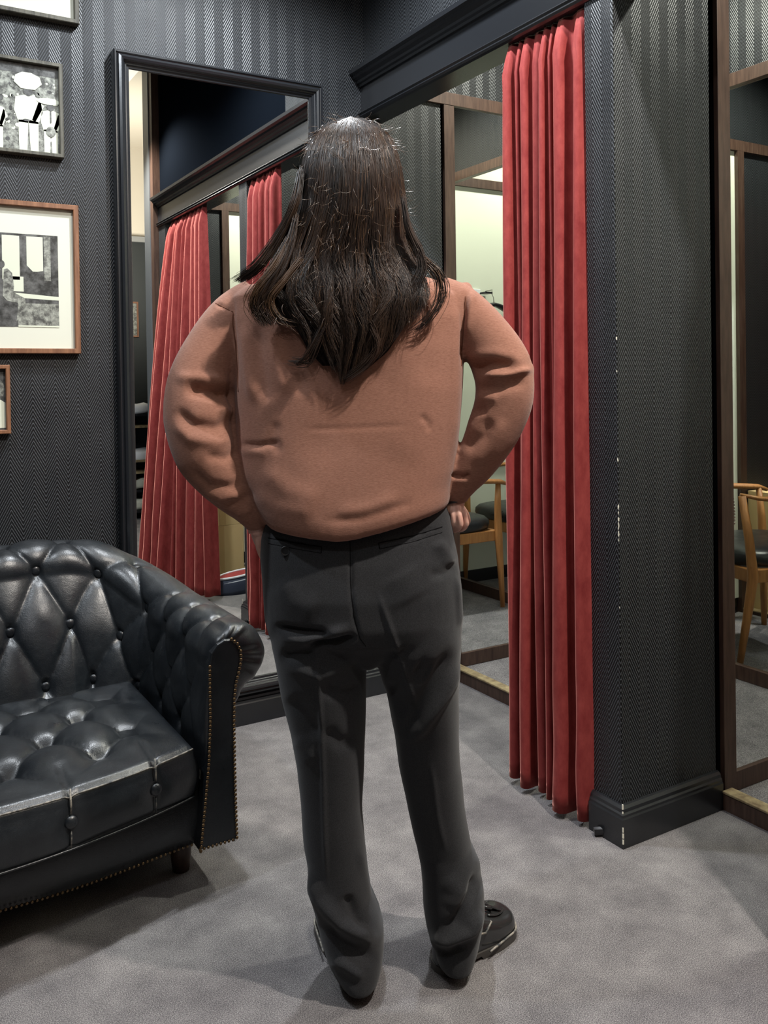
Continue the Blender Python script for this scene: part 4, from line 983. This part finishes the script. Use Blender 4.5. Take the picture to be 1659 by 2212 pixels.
# --- hair
EXT = [(251, 742, 776, 1.660), (257, 718, 800, 1.645), (268, 696, 820, 1.625), (285, 680, 838, 1.605), (320, 660, 856, 1.586), (360, 650, 868, 1.576), (400, 643, 874, 1.571), (450, 632, 880, 1.570), (500, 612, 883, 1.572),
       (540, 592, 890, 1.573), (570, 575, 905, 1.570), (600, 562, 925, 1.563), (640, 560, 932, 1.556), (680, 585, 915, 1.552), (720, 618, 892, 1.551), (760, 640, 865, 1.552), (800, 678, 818, 1.554), (822, 715, 765, 1.556)]
ey = [e[0] for e in EXT]
def ext(y, c): return float(np.interp(y, ey, [e[c] for e in EXT]))
def hd(y, u):
    """depth of the hair surface"""
    side = float(np.interp(y, [250, 300, 420, 520, 580, 640, 820], [.02, .085, .11, .085, .05, .022, .012]))
    return ext(y, 3)+side*(1-math.sqrt(max(0, 1-min(1, abs(u))**2.4)))
rings = []
for y in list(range(254, 792, 8)):
    sh_ = 6+22*sm((y-470)/150); xl, xr = ext(y, 1)+sh_, ext(y, 2)-sh_; c = (xl+xr)/2; hw = (xr-xl)/2; ring = []
    Db = ext(y, 3)+0.010; Df = float(np.interp(y, [250, 300, 380, 470, 540, 590, 640, 820], [1.70, 1.755, 1.765, 1.75, 1.72, 1.62, 1.585, 1.578]))
    for i in range(48):
        a = 2*PI*i/48; u = math.cos(a); v = math.sin(a)
        x = c+hw*math.copysign(abs(u)**0.8, u); D = (Db+Df)/2-(Df-Db)/2*math.copysign(abs(v)**0.8, v)
        D += 0.0022*math.sin(i*2.3+1.2*math.sin(y*0.03))+0.0015*math.sin(i*4.7+y*0.02)
        ring.append(at(x, y, D))
    rings.append(ring)
hair = obj('hair', MB().loft(rings), mat('hair_undercolour', (0.008, 0.005, 0.004), 0.8, spec=0.1), person, smooth=True)
def strands(spec, name, m, seg=26, sides=3):
    vs = []; fs = []
    for pts, r0 in spec:
        n = len(pts); base = len(vs)
        for i, p in enumerate(pts):
            d = (pts[min(i+1, n-1)]-pts[max(i-1, 0)]); d = d.normalized() if d.length > 1e-9 else Vector((0, 0, -1))
            a = d.cross(FH).normalized() if abs(d.dot(FH)) < .95 else d.cross(RH).normalized(); b = d.cross(a)
            r = r0*(1-0.75*(i/(n-1))**3)
            for k in range(sides): an = 2*PI*k/sides; vs.append(tuple(p+a*(r*math.cos(an))+b*(r*math.sin(an))))
            if i:
                for k in range(sides):
                    k2 = (k+1) % sides; q = base+(i-1)*sides; fs.append((q+k, q+k2, q+sides+k2, q+sides+k))
    me = bpy.data.meshes.new(name); me.from_pydata(vs, [], fs)
    me.polygons.foreach_set('use_smooth', [True]*len(me.polygons)); me.materials.append(m)
    o = bpy.data.objects.new(name, me); COL.objects.link(o); o.parent = hair; o.location = (0, 0, 0)
    return o
def strand(u0, y0, y1, lay, R, wave=1.0, drift=0.0):
    """u0 -1..1 across; lay 0..1 depth into the hair"""
    n = 26; pts = []; f1, f2 = R.uniform(0, 6), R.uniform(0, 6); clump = round(u0*(9+4*lay)+lay*3)/(9+4*lay)-lay*3/(9+4*lay)
    cph = clump*17.3
    for i in range(n):
        v = i/(n-1); y = y0+(y1-y0)*v; k = sm((y-430)/250)
        u = u0+(clump-u0)*0.42*sm((y-520)/250)
        u += k*wave*(0.06*math.sin(y*0.021+cph)+0.045*math.sin(y*0.045+cph*2.1)+0.02*math.sin(y*.07+f1))+drift*v*v
        u = max(-1.08, min(1.08, u))
        c = (ext(y, 1)+ext(y, 2))/2; hw = (ext(y, 2)-ext(y, 1))/2
        x = c+hw*u*(1-0.04*lay)
        D = hd(y, u)+lay*0.014-0.002*math.sin(cph*3+y*0.03)*k-0.004*k*math.cos(clump*27)+0.001*math.sin(y*.05+f2)
        pts.append(at(x, y, D))
    return pts
clumpy = lambda u: round(u*9)*2.7
R = random.Random(11); A1 = []; A2 = []
for i in range(9000):
    u0 = R.uniform(-1, 1); u0 = math.copysign(abs(u0)**0.85, u0)
    y0 = 252+R.random()**2*120+abs(u0)**2*35; tip = 822-(abs(u0)**1.5)*150
    y1 = min(830, tip+R.uniform(-110, 14)+14*math.sin(clumpy(u0))) if R.random() < .8 else R.uniform(520, 700)
    y1 = max(y1, y0+120); lay = R.random()
    s_ = (strand(u0, y0, y1, lay, R), R.uniform(0.00035, 0.0008))
    (A2 if (R.random() < .08+.16*max(0, abs(u0)-.5)) else A1).append(s_)
strands(A1, 'hair_strands', HAIR); 
# side locks: over the left shoulder, curls on the left back, right shoulder
def lock(ctrl, n, spread, r=(0.0005, 0.0009), m=None):
    out = []
    for k in range(n):
        ox = R.gauss(0, spread); oy = R.gauss(0, spread*.5); od = R.gauss(0, .004); ph_ = R.uniform(0, 6); aw = R.uniform(0, 4)
        C = [at(x+ox*(0.3+0.9*j/len(ctrl)), y+oy, D+od) for j, (x, y, D) in enumerate(ctrl)]; pts = []
        for j in range(len(C)-1):
            p0 = C[max(j-1, 0)]; p1 = C[j]; p2 = C[j+1]; p3 = C[min(j+2, len(C)-1)]
            for q in range(6):
                t_ = q/6; p = 0.5*((2*p1)+(p2-p0)*t_+(2*p0-5*p1+4*p2-p3)*t_*t_+(3*p1-p0-3*p2+p3)*t_**3)
                pts.append(p+RH*(aw*0.0006*math.sin(j*2+t_*2+ph_)))
        pts.append(C[-1]); out.append((pts, R.uniform(*r)))
    return out
A1b = []
A1b += lock([(650, 370, 1.62), (640, 430, 1.60), (618, 485, 1.60), (588, 535, 1.60), (555, 578, 1.60), (518, 605, 1.62)], 170, 8)
A1b += lock([(640, 470, 1.60), (625, 530, 1.585), (605, 580, 1.575), (578, 620, 1.57), (560, 660, 1.57), (580, 700, 1.57)], 130, 9)
A2 += lock([(625, 520, 1.585), (590, 580, 1.57), (555, 625, 1.565), (545, 665, 1.57), (575, 700, 1.57)], 40, 10)
A2 += lock([(650, 560, 1.575), (610, 610, 1.565), (580, 650, 1.565), (600, 690, 1.567), (640, 700, 1.567)], 30, 10)
A1b += lock([(872, 430, 1.60), (882, 490, 1.59), (905, 540, 1.585), (912, 580, 1.58), (895, 620, 1.573), (880, 670, 1.57)], 120, 7)
A1b += lock([(880, 500, 1.60), (905, 555, 1.59), (935, 580, 1.585), (952, 610, 1.585), (950, 650, 1.58), (925, 690, 1.575), (895, 715, 1.575)], 40, 7)
A2 += lock([(885, 520, 1.59), (915, 560, 1.585), (945, 590, 1.583), (955, 630, 1.58), (935, 665, 1.577)], 14, 9)
A1b += lock([(700, 700, 1.555), (680, 745, 1.553), (660, 780, 1.556), (635, 782, 1.56)], 60, 9)
A1b += lock([(800, 700, 1.553), (815, 745, 1.553), (790, 785, 1.555), (750, 815, 1.557)], 60, 10)
strands(A1b, 'side_locks', HAIR)
strands(A2, 'light_strands', HAIR_LIGHT)
FLY = []
for i in range(520):
    y = R.choice([R.uniform(252, 330), R.uniform(300, 700), R.uniform(400, 620)]); e = R.random()
    u = R.uniform(-1, 1) if e < .6 else R.choice((-1, 1))*R.uniform(.9, 1.02)
    c = (ext(y, 1)+ext(y, 2))/2; hw = (ext(y, 2)-ext(y, 1))/2; x = c+hw*u; D = hd(y, u)-.002
    L_ = R.uniform(10, 36); an = R.uniform(-.6, 2.2) if u > 0 else R.uniform(.9, 3.7); cv = R.uniform(-1.6, 1.6); pts = []
    for j in range(9):
        t_ = j/8; pts.append(at(x, y, D-0.010*math.sin(t_*2))); a2 = an+cv*t_; x += math.cos(a2)*L_/8; y += math.sin(a2)*L_/8
    FLY.append((pts, 0.00035))
strands(FLY, 'flyaway_hairs', HAIR_LIGHT)
